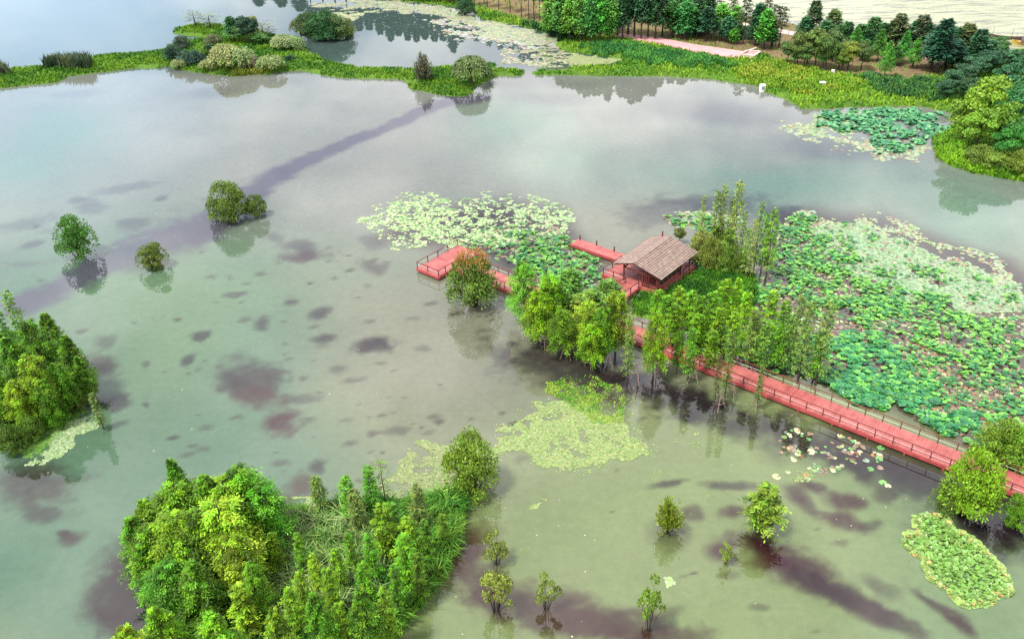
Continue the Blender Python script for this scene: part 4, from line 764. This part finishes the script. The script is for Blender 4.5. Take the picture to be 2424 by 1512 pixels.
# tripod stakes around the grove's trunks
def stake(px, py, s, lab):
    P = at(px, py); t = thing("stake_tripod", lab, "stakes", (P[0], P[1], 0), "stake frames around the cypress trunks", random.random()*6)
    for k in range(3):
        a = k*2.09; part("stake", Geo().tube([[1.0*math.cos(a), 1.0*math.sin(a), -.6], [.5*math.cos(a), .5*math.sin(a), 1.0], [.06*math.cos(a), .06*math.sin(a), 2.6]], [.05, .05, .04], 5), M_STAKE, t)
    part("tie_bar", Geo().bar([.55, 0, 1.0], [-.3, .5, 1.0], .06).bar([.55, 0, 1.0], [-.3, -.5, 1.0], .06), M_STAKE, t); t.scale = (s, s, s)
for i, (px, py) in enumerate([(1290,822),(1340,848),(1395,868),(1440,872),(1505,905),(1552,898),(1640,905),(1703,968),(1733,944),(1788,968)]):
    stake(px, py, .8+.3*rr.rand(), "grey pole tripod in the water before the boardwalk, " + ORD[i] + " from the left")

# ------------------------------------------------------------------ lotus, lilies, floating weed
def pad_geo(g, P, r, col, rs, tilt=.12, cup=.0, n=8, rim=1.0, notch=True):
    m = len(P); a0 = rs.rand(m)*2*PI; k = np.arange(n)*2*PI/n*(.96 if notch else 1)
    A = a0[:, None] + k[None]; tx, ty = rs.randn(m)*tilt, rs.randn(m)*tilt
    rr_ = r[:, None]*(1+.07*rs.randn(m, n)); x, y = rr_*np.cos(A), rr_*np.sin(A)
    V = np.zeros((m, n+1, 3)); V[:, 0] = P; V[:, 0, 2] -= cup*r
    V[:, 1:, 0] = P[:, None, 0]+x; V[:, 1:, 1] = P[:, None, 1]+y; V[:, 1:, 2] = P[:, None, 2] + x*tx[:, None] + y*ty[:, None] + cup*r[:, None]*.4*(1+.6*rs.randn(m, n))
    i = np.arange(m)[:, None]*(n+1); j = np.arange(n)
    F = np.stack([np.broadcast_to(i, (m, n)), i+1+j, i+1+(j+1) % n], 2)
    if notch: F = F[:, :-1]
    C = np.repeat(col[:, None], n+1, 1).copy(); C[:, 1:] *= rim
    return g.add(V.reshape(-1, 3), F.reshape(-1, 3), np.clip(C.reshape(-1, 3), 0, 1))
TEAL, LGREEN, PALEG, DEAD = (.014,.075,.022), (.055,.15,.022), (.30,.38,.24), (.22,.12,.085)
def lotus_sample(poly, n, seed, thr=.42, scl=2.6, z=(.1, .5), r=(.19, .36), cols=(TEAL, LGREEN), lf=.35, sd=4):
    rs = R_(seed); q = scatter(poly, n, rs, .4, lambda q: .04+.96*sstep(thr-.06, thr+.06, fbm(q[:, 0]/scl, q[:, 1]/scl, seed, 3))); n = len(q)
    P = np.c_[q, z[0]+(z[1]-z[0])*rs.rand(n)]; rad = r[0]+(r[1]-r[0])*rs.rand(n); pick = rs.rand(n, 1) < lf
    C = np.where(pick, np.array(cols[1]), np.array(cols[0]))*vary((1, 1, 1), n, rs, .28, .15); return P, rad, C
F1 = [(1925,905),(1950,850),(1990,800),(2050,780),(2130,830),(2200,900),(2260,960),(2380,990),(2424,1040),(2424,1085),(2300,1040),(2190,1005),(2090,960)]
F2 = [(1880,640),(1900,590),(1960,570),(2060,610),(2160,660),(2250,720),(2380,760),(2430,800),(2420,850),(2300,850),(2180,800),(2060,780),(1960,740),(1900,710)]
F3 = [(1850,530),(1930,500),(1950,560),(1910,640),(1870,700),(1800,720),(1790,670),(1850,600)]
F4 = [(1700,860),(1790,800),(1880,760),(1960,780),(1930,900),(1850,870)]
FALL = [(1800,850),(1860,760),(1800,720),(1790,680),(1860,520),(1920,505),(2000,520),(2120,560),(2260,620),(2400,680),(2440,720),(2440,1090),(2300,1040),(2190,1005),(2060,945),(1930,895)]
S = [lotus_sample(F1, 1900, 301, .38, r=(.28, .45), cols=((.012,.078,.027), (.045,.145,.024)), lf=.3, z=(.1,.45)), lotus_sample(F2, 2100, 302, .51, lf=.6), lotus_sample(F3, 600, 303, .48), lotus_sample(F4, 420, 304, .45), lotus_sample(FALL, 1600, 305, .57, lf=.5), lotus_sample([(2020,850),(2200,800),(2424,830),(2424,1000),(2250,950)], 420, 306, .52)]
LP, LR, LC = [np.concatenate([s[k] for s in S]) for k in range(3)]
pp = pix(LP); depth = ((LP-EYE) @ CAM.T)[:, 2]; vis = (pp[:, 0] > 0) & (pp[:, 0] < 2424)
order = np.argsort(-(LR/depth)*vis); ind = order[:300]; rest = order[300:]
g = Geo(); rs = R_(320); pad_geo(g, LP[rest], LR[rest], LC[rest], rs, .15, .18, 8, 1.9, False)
M2 = [(1165,575),(1240,560),(1330,560),(1380,600),(1430,645),(1428,690),(1340,680),(1260,650),(1190,620)]
M2b = [(1080,560),(1200,520),(1320,530),(1420,620),(1440,700),(1330,710),(1250,665),(1150,605)]
UR_ = [(1945,262),(2010,256),(2180,254),(2245,270),(2262,290),(2235,310),(2180,330),(2140,358),(2090,362),(2060,345),(2080,320),(1990,315),(1930,300)]
for poly, n, sd_, th, z, r, cols, lf in [(M2, 420, 311, .47, (.08,.35), (.26,.42), (TEAL, LGREEN), .5), (M2b, 260, 312, .5, (.1,.4), (.28,.42), (TEAL, LGREEN), .6), (UR_, 2100, 313, .41, (.1,.5), (.3,.48), ((.02,.10,.045), (.055,.165,.06)), .35), ([(1560,520),(1640,505),(1700,520),(1680,560),(1600,540)], 110, 314, .45, (.1,.4), (.3,.45), (TEAL, LGREEN), .5), ([(1640,590),(1680,570),(1700,640),(1650,640)], 90, 315, .3, (.1,.4), (.3,.45), (TEAL, LGREEN), .3), ([(1510,690),(1590,660),(1640,640),(1600,690),(1520,720)], 40, 316, .3, (.1,.4), (.3,.45), (TEAL, LGREEN), .4), ([(1640,780),(1750,770),(1850,860),(1900,890),(1800,870),(1680,820)], 260, 317, .45, (.1,.5), (.28,.45), (TEAL, LGREEN), .5)]:
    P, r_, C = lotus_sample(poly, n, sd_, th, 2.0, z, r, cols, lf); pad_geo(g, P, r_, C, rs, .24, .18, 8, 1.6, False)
stuff("lotus_leaves", g, M_PAD, "massed green lotus leaves standing over the dark pond", "lotus")
protos = []
for k in range(8):
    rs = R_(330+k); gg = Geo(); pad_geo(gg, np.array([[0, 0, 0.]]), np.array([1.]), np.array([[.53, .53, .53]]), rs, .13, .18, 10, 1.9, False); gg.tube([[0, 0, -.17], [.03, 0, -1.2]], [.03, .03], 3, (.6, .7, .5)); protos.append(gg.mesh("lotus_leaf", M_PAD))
for k, i in enumerate(ind):
    o = obj("lotus_leaf", protos[k % 8], None, LP[i]); s = LR[i]; o.scale = (s, s, s); o.rotation_euler = (0, 0, random.random()*6.28); o.color = (*np.clip(LC[i]*1.9, 0, 1), 1)
    tag(o, "round cupped lotus leaf in the bed close behind the boardwalk railing", "lotus leaf", "large lotus leaves beside the boardwalk")
# floating lily pads and weed: flat things on the water
def floaters(g, poly, n, seed, r, cols, wts, thr=None, scl=3.0, z=.02, tilt=.03, nn=7):
    rs = R_(seed); mk = None if thr is None else (lambda q: .03+.97*sstep(thr-.07, thr+.07, fbm(q[:, 0]/scl, q[:, 1]/scl, seed, 4)))
    q = scatter(poly, n, rs, 0, mk); n = len(q); P = np.c_[q, z+.025*rs.rand(n)]; rad = r[0]+(r[1]-r[0])*rs.rand(n)
    C = np.array(cols)[rs.choice(len(cols), n, p=wts)]*vary((1, 1, 1), n, rs, .22, .1); pad_geo(g, P, rad, C, rs, tilt, 0, nn); return P
g = Geo()
CR, PG, GY, PK, BR = (.19,.235,.11), (.10,.175,.06), (.17,.205,.145), (.17,.105,.085), (.09,.05,.04)
floaters(g, [(905,475),(970,455),(1090,470),(1200,495),(1330,490),(1365,520),(1330,560),(1200,570),(1100,590),(1000,578),(920,590),(880,540),(830,525)], 3300, 401, (.17,.3), ((.25,.29,.155), CR, PG, LGREEN), (.45,.3,.2,.05), .53, 1.0)
floaters(g, [(900,480),(1000,480),(1140,520),(1200,560),(1150,590),(1020,575),(930,540)], 1700, 402, (.17,.3), ((.24,.28,.14), PG, LGREEN), (.55,.35,.1), .49, 1.2)
floaters(g, [(1130,455),(1240,455),(1340,485),(1360,525),(1280,530),(1180,500)], 300, 403, (.24,.42), (CR, PG, GY), (.5,.3,.2), .5)
floaters(g, M2b, 900, 404, (.2,.4), (PG, PK, BR, LGREEN), (.35,.3,.15,.2), .45)
floaters(g, [(1180,640),(1300,670),(1430,690),(1440,730),(1300,720),(1230,680)], 350, 405, (.15,.32), (PK, BR, PG), (.5,.25,.25), .45)
floaters(g, [(1560,515),(1640,500),(1700,510),(1760,520),(1680,560),(1600,545)], 330, 406, (.28,.45), (CR, GY, PG, PK), (.3,.3,.2,.2), .4)
floaters(g, [(1850,505),(1925,498),(1990,512),(2080,508),(2160,542),(2260,580),(2380,612),(2424,650),(2424,700),(2250,640),(2080,580),(1920,540)], 900, 407, (.25,.42), (CR, GY, PK), (.4,.35,.25), .45)
PM = [(1925,540),(1960,518),(2040,530),(2110,552),(2220,605),(2330,640),(2430,690),(2430,735),(2330,740),(2220,720),(2120,690),(2030,640),(1950,600),(1915,580)]
floaters(g, PM, 7200, 408, (.2,.34), ((.145,.205,.115), (.18,.225,.14), (.075,.15,.058)), (.5,.3,.2), .3, 4.0)
floaters(g, FALL, 8500, 409, (.13,.32), (PK, BR, PG, LGREEN, (.24,.3,.14)), (.3,.22,.2,.1,.18), .38, 3.5)
floaters(g, [(2150,780),(2300,850),(2424,900),(2424,1080),(2200,980)], 1300, 410, (.12,.3), (PK, BR, (.2,.09,.05), LGREEN), (.35,.3,.2,.15), .42)
floaters(g, [(1810,290),(1880,285),(1950,300),(2060,345),(2100,372),(2010,372),(1900,320)], 420, 411, (.3,.5), (CR, GY, PK), (.4,.4,.2), .5)
floaters(g, [(1870,300),(1950,268),(2050,262),(2060,300),(1980,325)], 600, 412, (.3,.5), (CR, GY, PG), (.4,.3,.3), .42)
floaters(g, [(2040,345),(2180,325),(2215,350),(2150,385),(2050,375)], 420, 413, (.28,.48), (CR, GY, PK), (.4,.3,.3), .45)
TN, LV = (.22,.205,.13), (.19,.16,.17)
floaters(g, [(735,12),(800,4),(880,-2),(980,10),(1060,22),(1108,24),(1141,48),(1241,66),(1308,86),(1330,94),(1310,106),(1240,100),(1160,84),(1080,54),(1000,32),(900,26),(800,26)], 6000, 414, (.4,.7), (TN, (.16,.21,.11), LV, PG), (.4,.25,.2,.15), .36, 6.0)
floaters(g, [(1000,45),(1080,50),(1160,84),(1240,98),(1320,110),(1240,118),(1140,98),(1040,80)], 700, 415, (.4,.7), (LV, TN, (.22,.3,.22)), (.5,.25,.25), .5, 4.0)
floaters(g, [(700,34),(830,30),(860,36),(830,52),(760,50)], 500, 416, (.4,.7), (TN, (.16,.21,.11)), (.6,.4), .42, 4.0)
floaters(g, [(1180,125),(1300,112),(1360,125),(1370,158),(1290,160),(1200,150)], 700, 417, (.35,.65), ((.12,.14,.06), (.2,.2,.12), LV, TN), (.4,.25,.2,.15), .45, 3.0)
stuff("floating_lily_pads", g, M_PAD, "pale floating lily pads spread over the pond in drifts", "lily pads")
g = Geo()
DW = ((.20,.245,.085), (.15,.22,.06), (.25,.28,.125))
MA = [(1180,1010),(1240,975),(1290,950),(1330,960),(1480,960),(1492,1010),(1530,1050),(1500,1075),(1440,1078),(1370,1132),(1310,1102),(1260,1086),(1200,1096),(1165,1078)]
floaters(g, MA, 8500, 421, (.09,.19), DW, (.45,.35,.2), .4, 1.4)
floaters(g, [(1150,1020),(1230,950),(1330,900),(1490,930),(1560,1040),(1520,1100),(1380,1150),(1250,1120),(1150,1110)], 700, 432, (.07,.16), DW, (.45,.35,.2), .5, 2.0)
floaters(g, [(1090,1080),(1165,1060),(1200,1095),(1160,1100)], 350, 422, (.1,.2), DW, (.45,.35,.2), .4, 2.0)
MB = [(915,1120),(960,1092),(1000,1068),(1085,1038),(1095,1080),(1060,1140),(1010,1180),(930,1185),(850,1172),(880,1140)]
floaters(g, MB, 4200, 423, (.08,.18), ((.19,.22,.085), (.14,.19,.06), (.24,.25,.13)), (.45,.35,.2), .42, 1.3)
floaters(g, [(690,1185),(760,1178),(840,1172),(900,1190),(800,1195)], 700, 424, (.09,.2), DW, (.4,.3,.3), .45, 1.6)
floaters(g, [(70,1085),(100,1050),(150,1010),(240,985),(246,1000),(190,1040),(140,1082),(100,1100)], 2300, 425, (.09,.2), ((.2,.27,.13), (.28,.34,.2), (.13,.2,.07)), (.45,.3,.25), .4, 1.8)
floaters(g, [(0,1060),(100,1010),(200,960),(210,985),(130,1050),(40,1085)], 1800, 426, (.1,.22), ((.07,.16,.02), (.12,.2,.04)), (.6,.4), .35, 1.8)
floaters(g, [(1350,126),(1380,129),(1478,143),(1445,154),(1380,158),(1345,150)], 3200, 427, (.3,.55), ((.22,.25,.11), (.25,.27,.14)), (.6,.4), .2, 5.0)
floaters(g, [(1240,1185),(1300,1180),(1310,1200),(1260,1205)], 110, 428, (.08,.18), DW, (.4,.3,.3), .5, 1.0)
floaters(g, [(1575,1370),(1600,1365),(1610,1390),(1585,1395)], 90, 429, (.08,.2), ((.3,.38,.2), (.24,.34,.12)), (.5,.5), .3, 1.0)
floaters(g, [(1590,1010),(1660,1010),(1680,1060),(1600,1060)], 60, 430, (.06,.14), DW, (.4,.3,.3), .6, 1.0)
floaters(g, [(1850,1120),(1920,1110),(1930,1140),(1860,1140)], 90, 431, (.06,.16), DW, (.4,.3,.3), .5, 1.0)
stuff("floating_weed", g, M_PAD, "pale yellow green mats of tiny floating weed on the pond", "water weed")
g = Geo(); rs = R_(440)
q = scatter([(1290,905),(1340,888),(1400,898),(1440,915),(1480,945),(1488,1000),(1430,1000),(1350,965),(1300,945)], 2200, rs, 0, lambda q: .05+.95*sstep(.36, .48, fbm(q[:, 0]/2, q[:, 1]/2, 44))); n = len(q)
blades(g, np.c_[q, np.zeros(n)], .08+.16*rs.rand(n), .2+.12*rs.rand(n), .9+.8*rs.rand(n), patchy(q, (.18,.27,.03), (.08,.2,.015), 45, 1.5)*vary((1, 1, 1), n, rs, .3), rs)
stuff("water_weed", g, M_BLADE, "leafy green water weed rising from the pale mat before the boardwalk", "water weed")
g = Geo()
floaters(g, [(0,420),(900,330),(1500,560),(2424,420),(2424,1512),(0,1512)], 700, 441, (.03,.1), ((.34,.33,.24), (.12,.07,.04), (.2,.22,.08)), (.3,.4,.3), .5, 6.0, .012, .05, 5)
stuff("floating_debris", g, M_PAD, "specks of fallen leaf and debris floating on the pond", "debris")
# lily raft and single pads
RAFT = [(2160,1222),(2190,1214),(2240,1216),(2262,1250),(2300,1268),(2340,1308),(2376,1345),(2398,1390),(2400,1412),(2368,1418),(2340,1432),(2288,1438),(2262,1425),(2240,1400),(2196,1372),(2182,1345),(2188,1326),(2150,1308),(2128,1284),(2140,1262),(2172,1258)]
rs = R_(450); q = scatter(RAFT, 2300, rs, warp=.8); PR = ats(RAFT)[:, :2]; sd_ = sdist(PR, q[:, 0], q[:, 1]); e = sstep(.2, 1.1, sd_)[:, None]
C = (np.array([.155,.24,.06])*(1-e) + np.array([.105,.225,.04])*e)*vary((1, 1, 1), len(q), rs, .35, .14); br = (rs.rand(len(q)) < .07*(1-e[:, 0])); C[br] = (.42,.24,.09)
P = np.c_[q, .05+.22*e[:, 0]*rs.rand(len(q))]; r_ = np.where(e[:, 0] > .5, .13+.12*rs.rand(len(q)), .2+.12*rs.rand(len(q)))
rim = np.argsort(sd_); nI = 165; g = Geo(); tl = .1+.3*e[:, 0]
pad_geo(g, P[rim[nI:]], r_[rim[nI:]], C[rim[nI:]], rs, .32, .1, 7)
stuff("lily_raft", g, M_PAD, "dense raft of green lily pads floating in the lower pond", "lily pads")
lp = []
for k in range(6):
    rs_ = R_(460+k); gg = Geo(); pad_geo(gg, np.array([[0, 0, 0.]]), np.array([1.]), np.array([[1., 1, 1]]), rs_, .04, .03, 14, 1.08); lp.append(gg.mesh("lily_pad", M_PAD))
def lily(P, r, c, lab, grp):
    o = obj("lily_pad", lp[rr.randint(6)], None, P); o.scale = (r, r, r); o.rotation_euler = (0, 0, rr.rand()*6.28); o.color = (*np.clip(c, 0, 1), 1); tag(o, lab, "lily pad", grp)
for i in rim[:nI]:
    lily(P[i], r_[i], C[i], "flat pale lily pad on the rim of the dense green lily raft", "lily pads rimming the raft")
rs = R_(470)
kinds = [("cream white", (.36,.38,.22)), ("dull pinkish brown", (.2,.14,.105)), ("reddish brown", (.16,.07,.045)), ("fresh pale green", (.12,.27,.08)), ("grey green", (.15,.2,.15)), ("orange brown", (.30,.13,.055))]
Q = [(at(x, y), .3+.2*rs.rand()) for x, y in [(1865,1118),(1920,1068),(2050,1090),(2081,1085),(2083,1107),(2060,1110),(2090,1142),(2102,1150),(1912,1133),(2050,1018),(2085,1060),(2130,1063),(2030,1015),(1838,1128)]]
for a in scatter([(1850,1030),(1880,1010),(1960,1020),(2050,1050),(2085,1075),(2070,1115),(2020,1100),(1960,1140),(1915,1135),(1880,1100),(1850,1080)], 125, rs, 0, lambda q: .1+.9*sstep(.4, .55, fbm(q[:, 0]/1.8, q[:, 1]/1.8, 47))):
    Q.append((np.array([a[0], a[1], 0]), .16+.2*rs.rand()))
for i, (p_, r) in enumerate(Q):
    kn, kc = kinds[rs.choice(6, p=(.22,.33,.14,.15,.1,.06))] if i >= 14 else kinds[(0, 0, 4, 3, 1, 3, 3, 0, 0, 3, 3, 3, 3, 0)[i]]
    lily((p_[0], p_[1], .02+.02*rs.rand()), r, np.array(kc)*.85*(1+.25*(rs.rand()*2-1)), kn + " lily pad in the loose drift below the boardwalk", kn + " lily pads below the boardwalk")

# ------------------------------------------------------------------ small built things on the far bank and lake
def wall_run(name, label, cat, pts, h, th=.35, mat=M_CONC, z0=.9):
    t = thing(name, label, cat, (0, 0, 0)); P = ats(pts, z0)
    for i in range(len(P)-1):
        part("wall_panel", Geo().bar(P[i]+[0, 0, h/2-.3], P[i+1]+[0, 0, h/2-.3], th, h+.6), mat, t)
        part("coping", Geo().bar(P[i]+[0, 0, h+.04], P[i+1]+[0, 0, h+.04], th+.16, .1), M_CONC, t)
    return t
wall_run("ramp_wall", "pale sloping parapet wall at the start of the pink path", "wall", [(1429,86),(1450,78),(1471,70)], 1.5)
pb = wall_run("planter", "pinkish concrete planter box ending the pink path", "planter", [(1750,136),(1783,140.5),(1799,130),(1769,127.5),(1750,136)], .9)
wall_run("low_wall", "short low wall running back from the planter", "wall", [(1771,126),(1790,119.5)], .7)
def cabinet(name, label, x, y, w, d, h, rot, panel=True):
    P = at(x, y, .9); P[2] = landz(P[0], P[1]); t = thing(name, label, "box", P, None, rot)
    part("body", Geo().box((0, 0, h/2-.05), (w/2, d/2, h/2+.05)), M_WHITE, t); part("lid", Geo().box((0, 0, h+.04), (w/2+.06, d/2+.06, .04)), M_WHITE, t)
    if panel: part("panel", Geo().box((0, -d/2-.012, h*.55), (w*.36, .01, h*.25)), M_GREY, t)
cabinet("white_cabinet", "tall white box with a grey panel at the water's edge", 1805, 208, 1.2, .8, 1.6, .25)
cabinet("white_box", "low white box sitting in the yellowing grass", 1946, 205, 1.3, .9, .8, .1)
cabinet("white_sign_box", "tiny white box under the broadleaf trees", 1971, 175, .7, .4, .7, .1, False)
t = thing("dead_sapling", "bare leaning dead sapling in the grass beside the low white box", "sapling", at(1961, 226, .8) - [0, 0, .2])
part("stem", Geo().tube([[0, 0, -.2], [.25, 0, 1.2], [.45, .1, 2.4]], [.12, .1, .06], 6), M_BARK, t); part("branch", Geo().tube([[.3, 0, 1.4], [.8, .2, 2.6]], [.05, .02], 4).tube([[.4, 0, 2.1], [.1, -.1, 3.0]], [.04, .015], 4), M_BARK, t)
t = thing("dead_stump", "pale slanting dead stump in the dark gap of the thicket", "stump", at(2379, 188, 1.0))
part("stem", Geo().tube([[0, 0, -.3], [.2, 0, 1.6], [.5, .1, 2.6], [.5, .2, 3.6]], [.5, .42, .22, .12], 7), M_BARKP, t)
def boat(name, label, x, y, L, W_, rot, awning, hullm):
    P = at(x, y, .1); P[2] = .05; t = thing(name, label, "boat", P, None, rot); k = np.linspace(-1, 1, 11); g = Geo(); rows = []
    for u in k:
        w = W_/2*(1-abs(u)**2.5)+.05; sh = .35+.55*abs(u)**2.2; rows += [[u*L/2, -w, sh+.25], [u*L/2*.94, -w*.7, -.1], [u*L/2*.94, w*.7, -.1], [u*L/2, w, sh+.25]]
    n = len(k); g.add(rows, [[4*i+j, 4*i+j+1, 4*i+5+j, 4*i+4+j] for i in range(n-1) for j in range(3)]); part("hull", g, hullm, t)
    rows2 = [[u*L/2*.93, s*W_/2*.8*(1-abs(u)**2.5), .22+.2*abs(u)] for u in k[1:-1] for s in (-1, 1)]; g = Geo().add(rows2, [[2*i, 2*i+1, 2*i+3, 2*i+2] for i in range(n-3)]); part("floor_boards", g, M_STAKE, t)
    if awning:
        a = np.linspace(0, PI, 7); V = [[x_, -math.cos(q)*W_*.48, .75+math.sin(q)*1.3] for x_ in (-L*.22, L*.22) for q in a]
        part("awning", Geo().add(V, [[i, i+1, 8+i, 7+i] for i in range(6)]).add(V[:7], [list(range(7))]).add(V[7:], [list(range(7))]), M_AWN, t)
    for mx in ((-.42, .1) if not awning else (-.4,)): part("mast", Geo().tube([[mx*L, 0, .2], [mx*L+.15, 0, 3.0]], [.06, .04], 5), M_BARK, t)
boat("fishing_boat", "long low dark boat with two thin poles on the lake", 2384, 92, 9.5, 1.3, -.45, False, M_HULL)
boat("covered_boat", "yellow hulled boat with a dark rounded awning by the lake shore", 2432, 106, 8.0, 2.6, -.5, True, M_YEL)

# ------------------------------------------------------------------ light
SUN_EL, SUN_AZ = math.radians(64), math.radians(238)     # azimuth measured clockwise from +Y
w = bpy.data.worlds.new("World"); sc.world = w; w.use_nodes = True; nt = w.node_tree; lk = nt.links
bg = nt.nodes["Background"]; sky = nt.nodes.new('ShaderNodeTexSky'); sky.sky_type = 'NISHITA'; sky.sun_disc = False; sky.sun_elevation = SUN_EL; sky.sun_rotation = SUN_AZ
sky.air_density = 1.0; sky.dust_density = 2.0
tc = nt.nodes.new('ShaderNodeTexCoord'); mp = nt.nodes.new('ShaderNodeMapping'); mp.inputs['Location'].default_value = (.35, 1.7, .2); mp.inputs['Scale'].default_value = (1, 1, 1.5); lk.new(tc.outputs['Generated'], mp.inputs[0])
n1 = N(nt, 'ShaderNodeTexNoise', Scale=2.1, Detail=5.0, Roughness=.5); lk.new(mp.outputs[0], n1.inputs['Vector'])
n2 = N(nt, 'ShaderNodeTexNoise', Scale=3.6, Detail=8.0, Roughness=.55); lk.new(mp.outputs[0], n2.inputs['Vector'])
cov = N(nt, 'ShaderNodeMapRange'); cov.inputs[1].default_value = .33; cov.inputs[2].default_value = .47; lk.new(n1.outputs[0], cov.inputs[0])
shd = N(nt, 'ShaderNodeMapRange'); shd.inputs[1].default_value = .38; shd.inputs[2].default_value = .62; lk.new(n2.outputs[0], shd.inputs[0])
cl = mixc(nt, (9.4, 9.4, 10.4), (17.6, 17.4, 16.9), shd.outputs[0])
skm = mixc(nt, sky.outputs[0], (1.5, 1.5, 1.5), 1.0, 'MULTIPLY')
dp = nt.nodes.new('ShaderNodeVectorMath'); dp.operation = 'DOT_PRODUCT'; az_, el_ = math.radians(-30), math.radians(13); dp.inputs[1].default_value = (math.sin(az_)*math.cos(el_), math.cos(az_)*math.cos(el_), math.sin(el_)); lk.new(tc.outputs['Generated'], dp.inputs[0])
gp = N(nt, 'ShaderNodeMapRange'); gp.interpolation_type = 'SMOOTHSTEP'; gp.inputs[1].default_value = .965; gp.inputs[2].default_value = .998; gp.inputs[4].default_value = .75; lk.new(dp.outputs['Value'], gp.inputs[0])
lk.new(mixc(nt, mixc(nt, skm, cl, cov.outputs[0]), (7.5, 10.5, 14.0), gp.outputs[0]), bg.inputs[0]); bg.inputs[1].default_value = .088
sd = bpy.data.lights.new("sun", 'SUN'); sd.energy = 4.2; sd.angle = math.radians(10); sd.color = (1, .95, .86); so = bpy.data.objects.new("sun", sd); COL.objects.link(so)
dv = Vector((math.sin(SUN_AZ)*math.cos(SUN_EL), math.cos(SUN_AZ)*math.cos(SUN_EL), math.sin(SUN_EL))); so.rotation_euler = (-dv).to_track_quat('-Z', 'Y').to_euler(); so.location = (0, 0, 200)
vs = sc.view_settings; sc.display_settings.display_device = 'sRGB'; vs.view_transform = 'Standard'; vs.look = 'None'; vs.exposure = .92; vs.gamma = 1.0
sc.cycles.max_bounces = 6; sc.cycles.diffuse_bounces = 3; sc.cycles.glossy_bounces = 3; sc.cycles.transmission_bounces = 4; sc.cycles.use_denoising = False
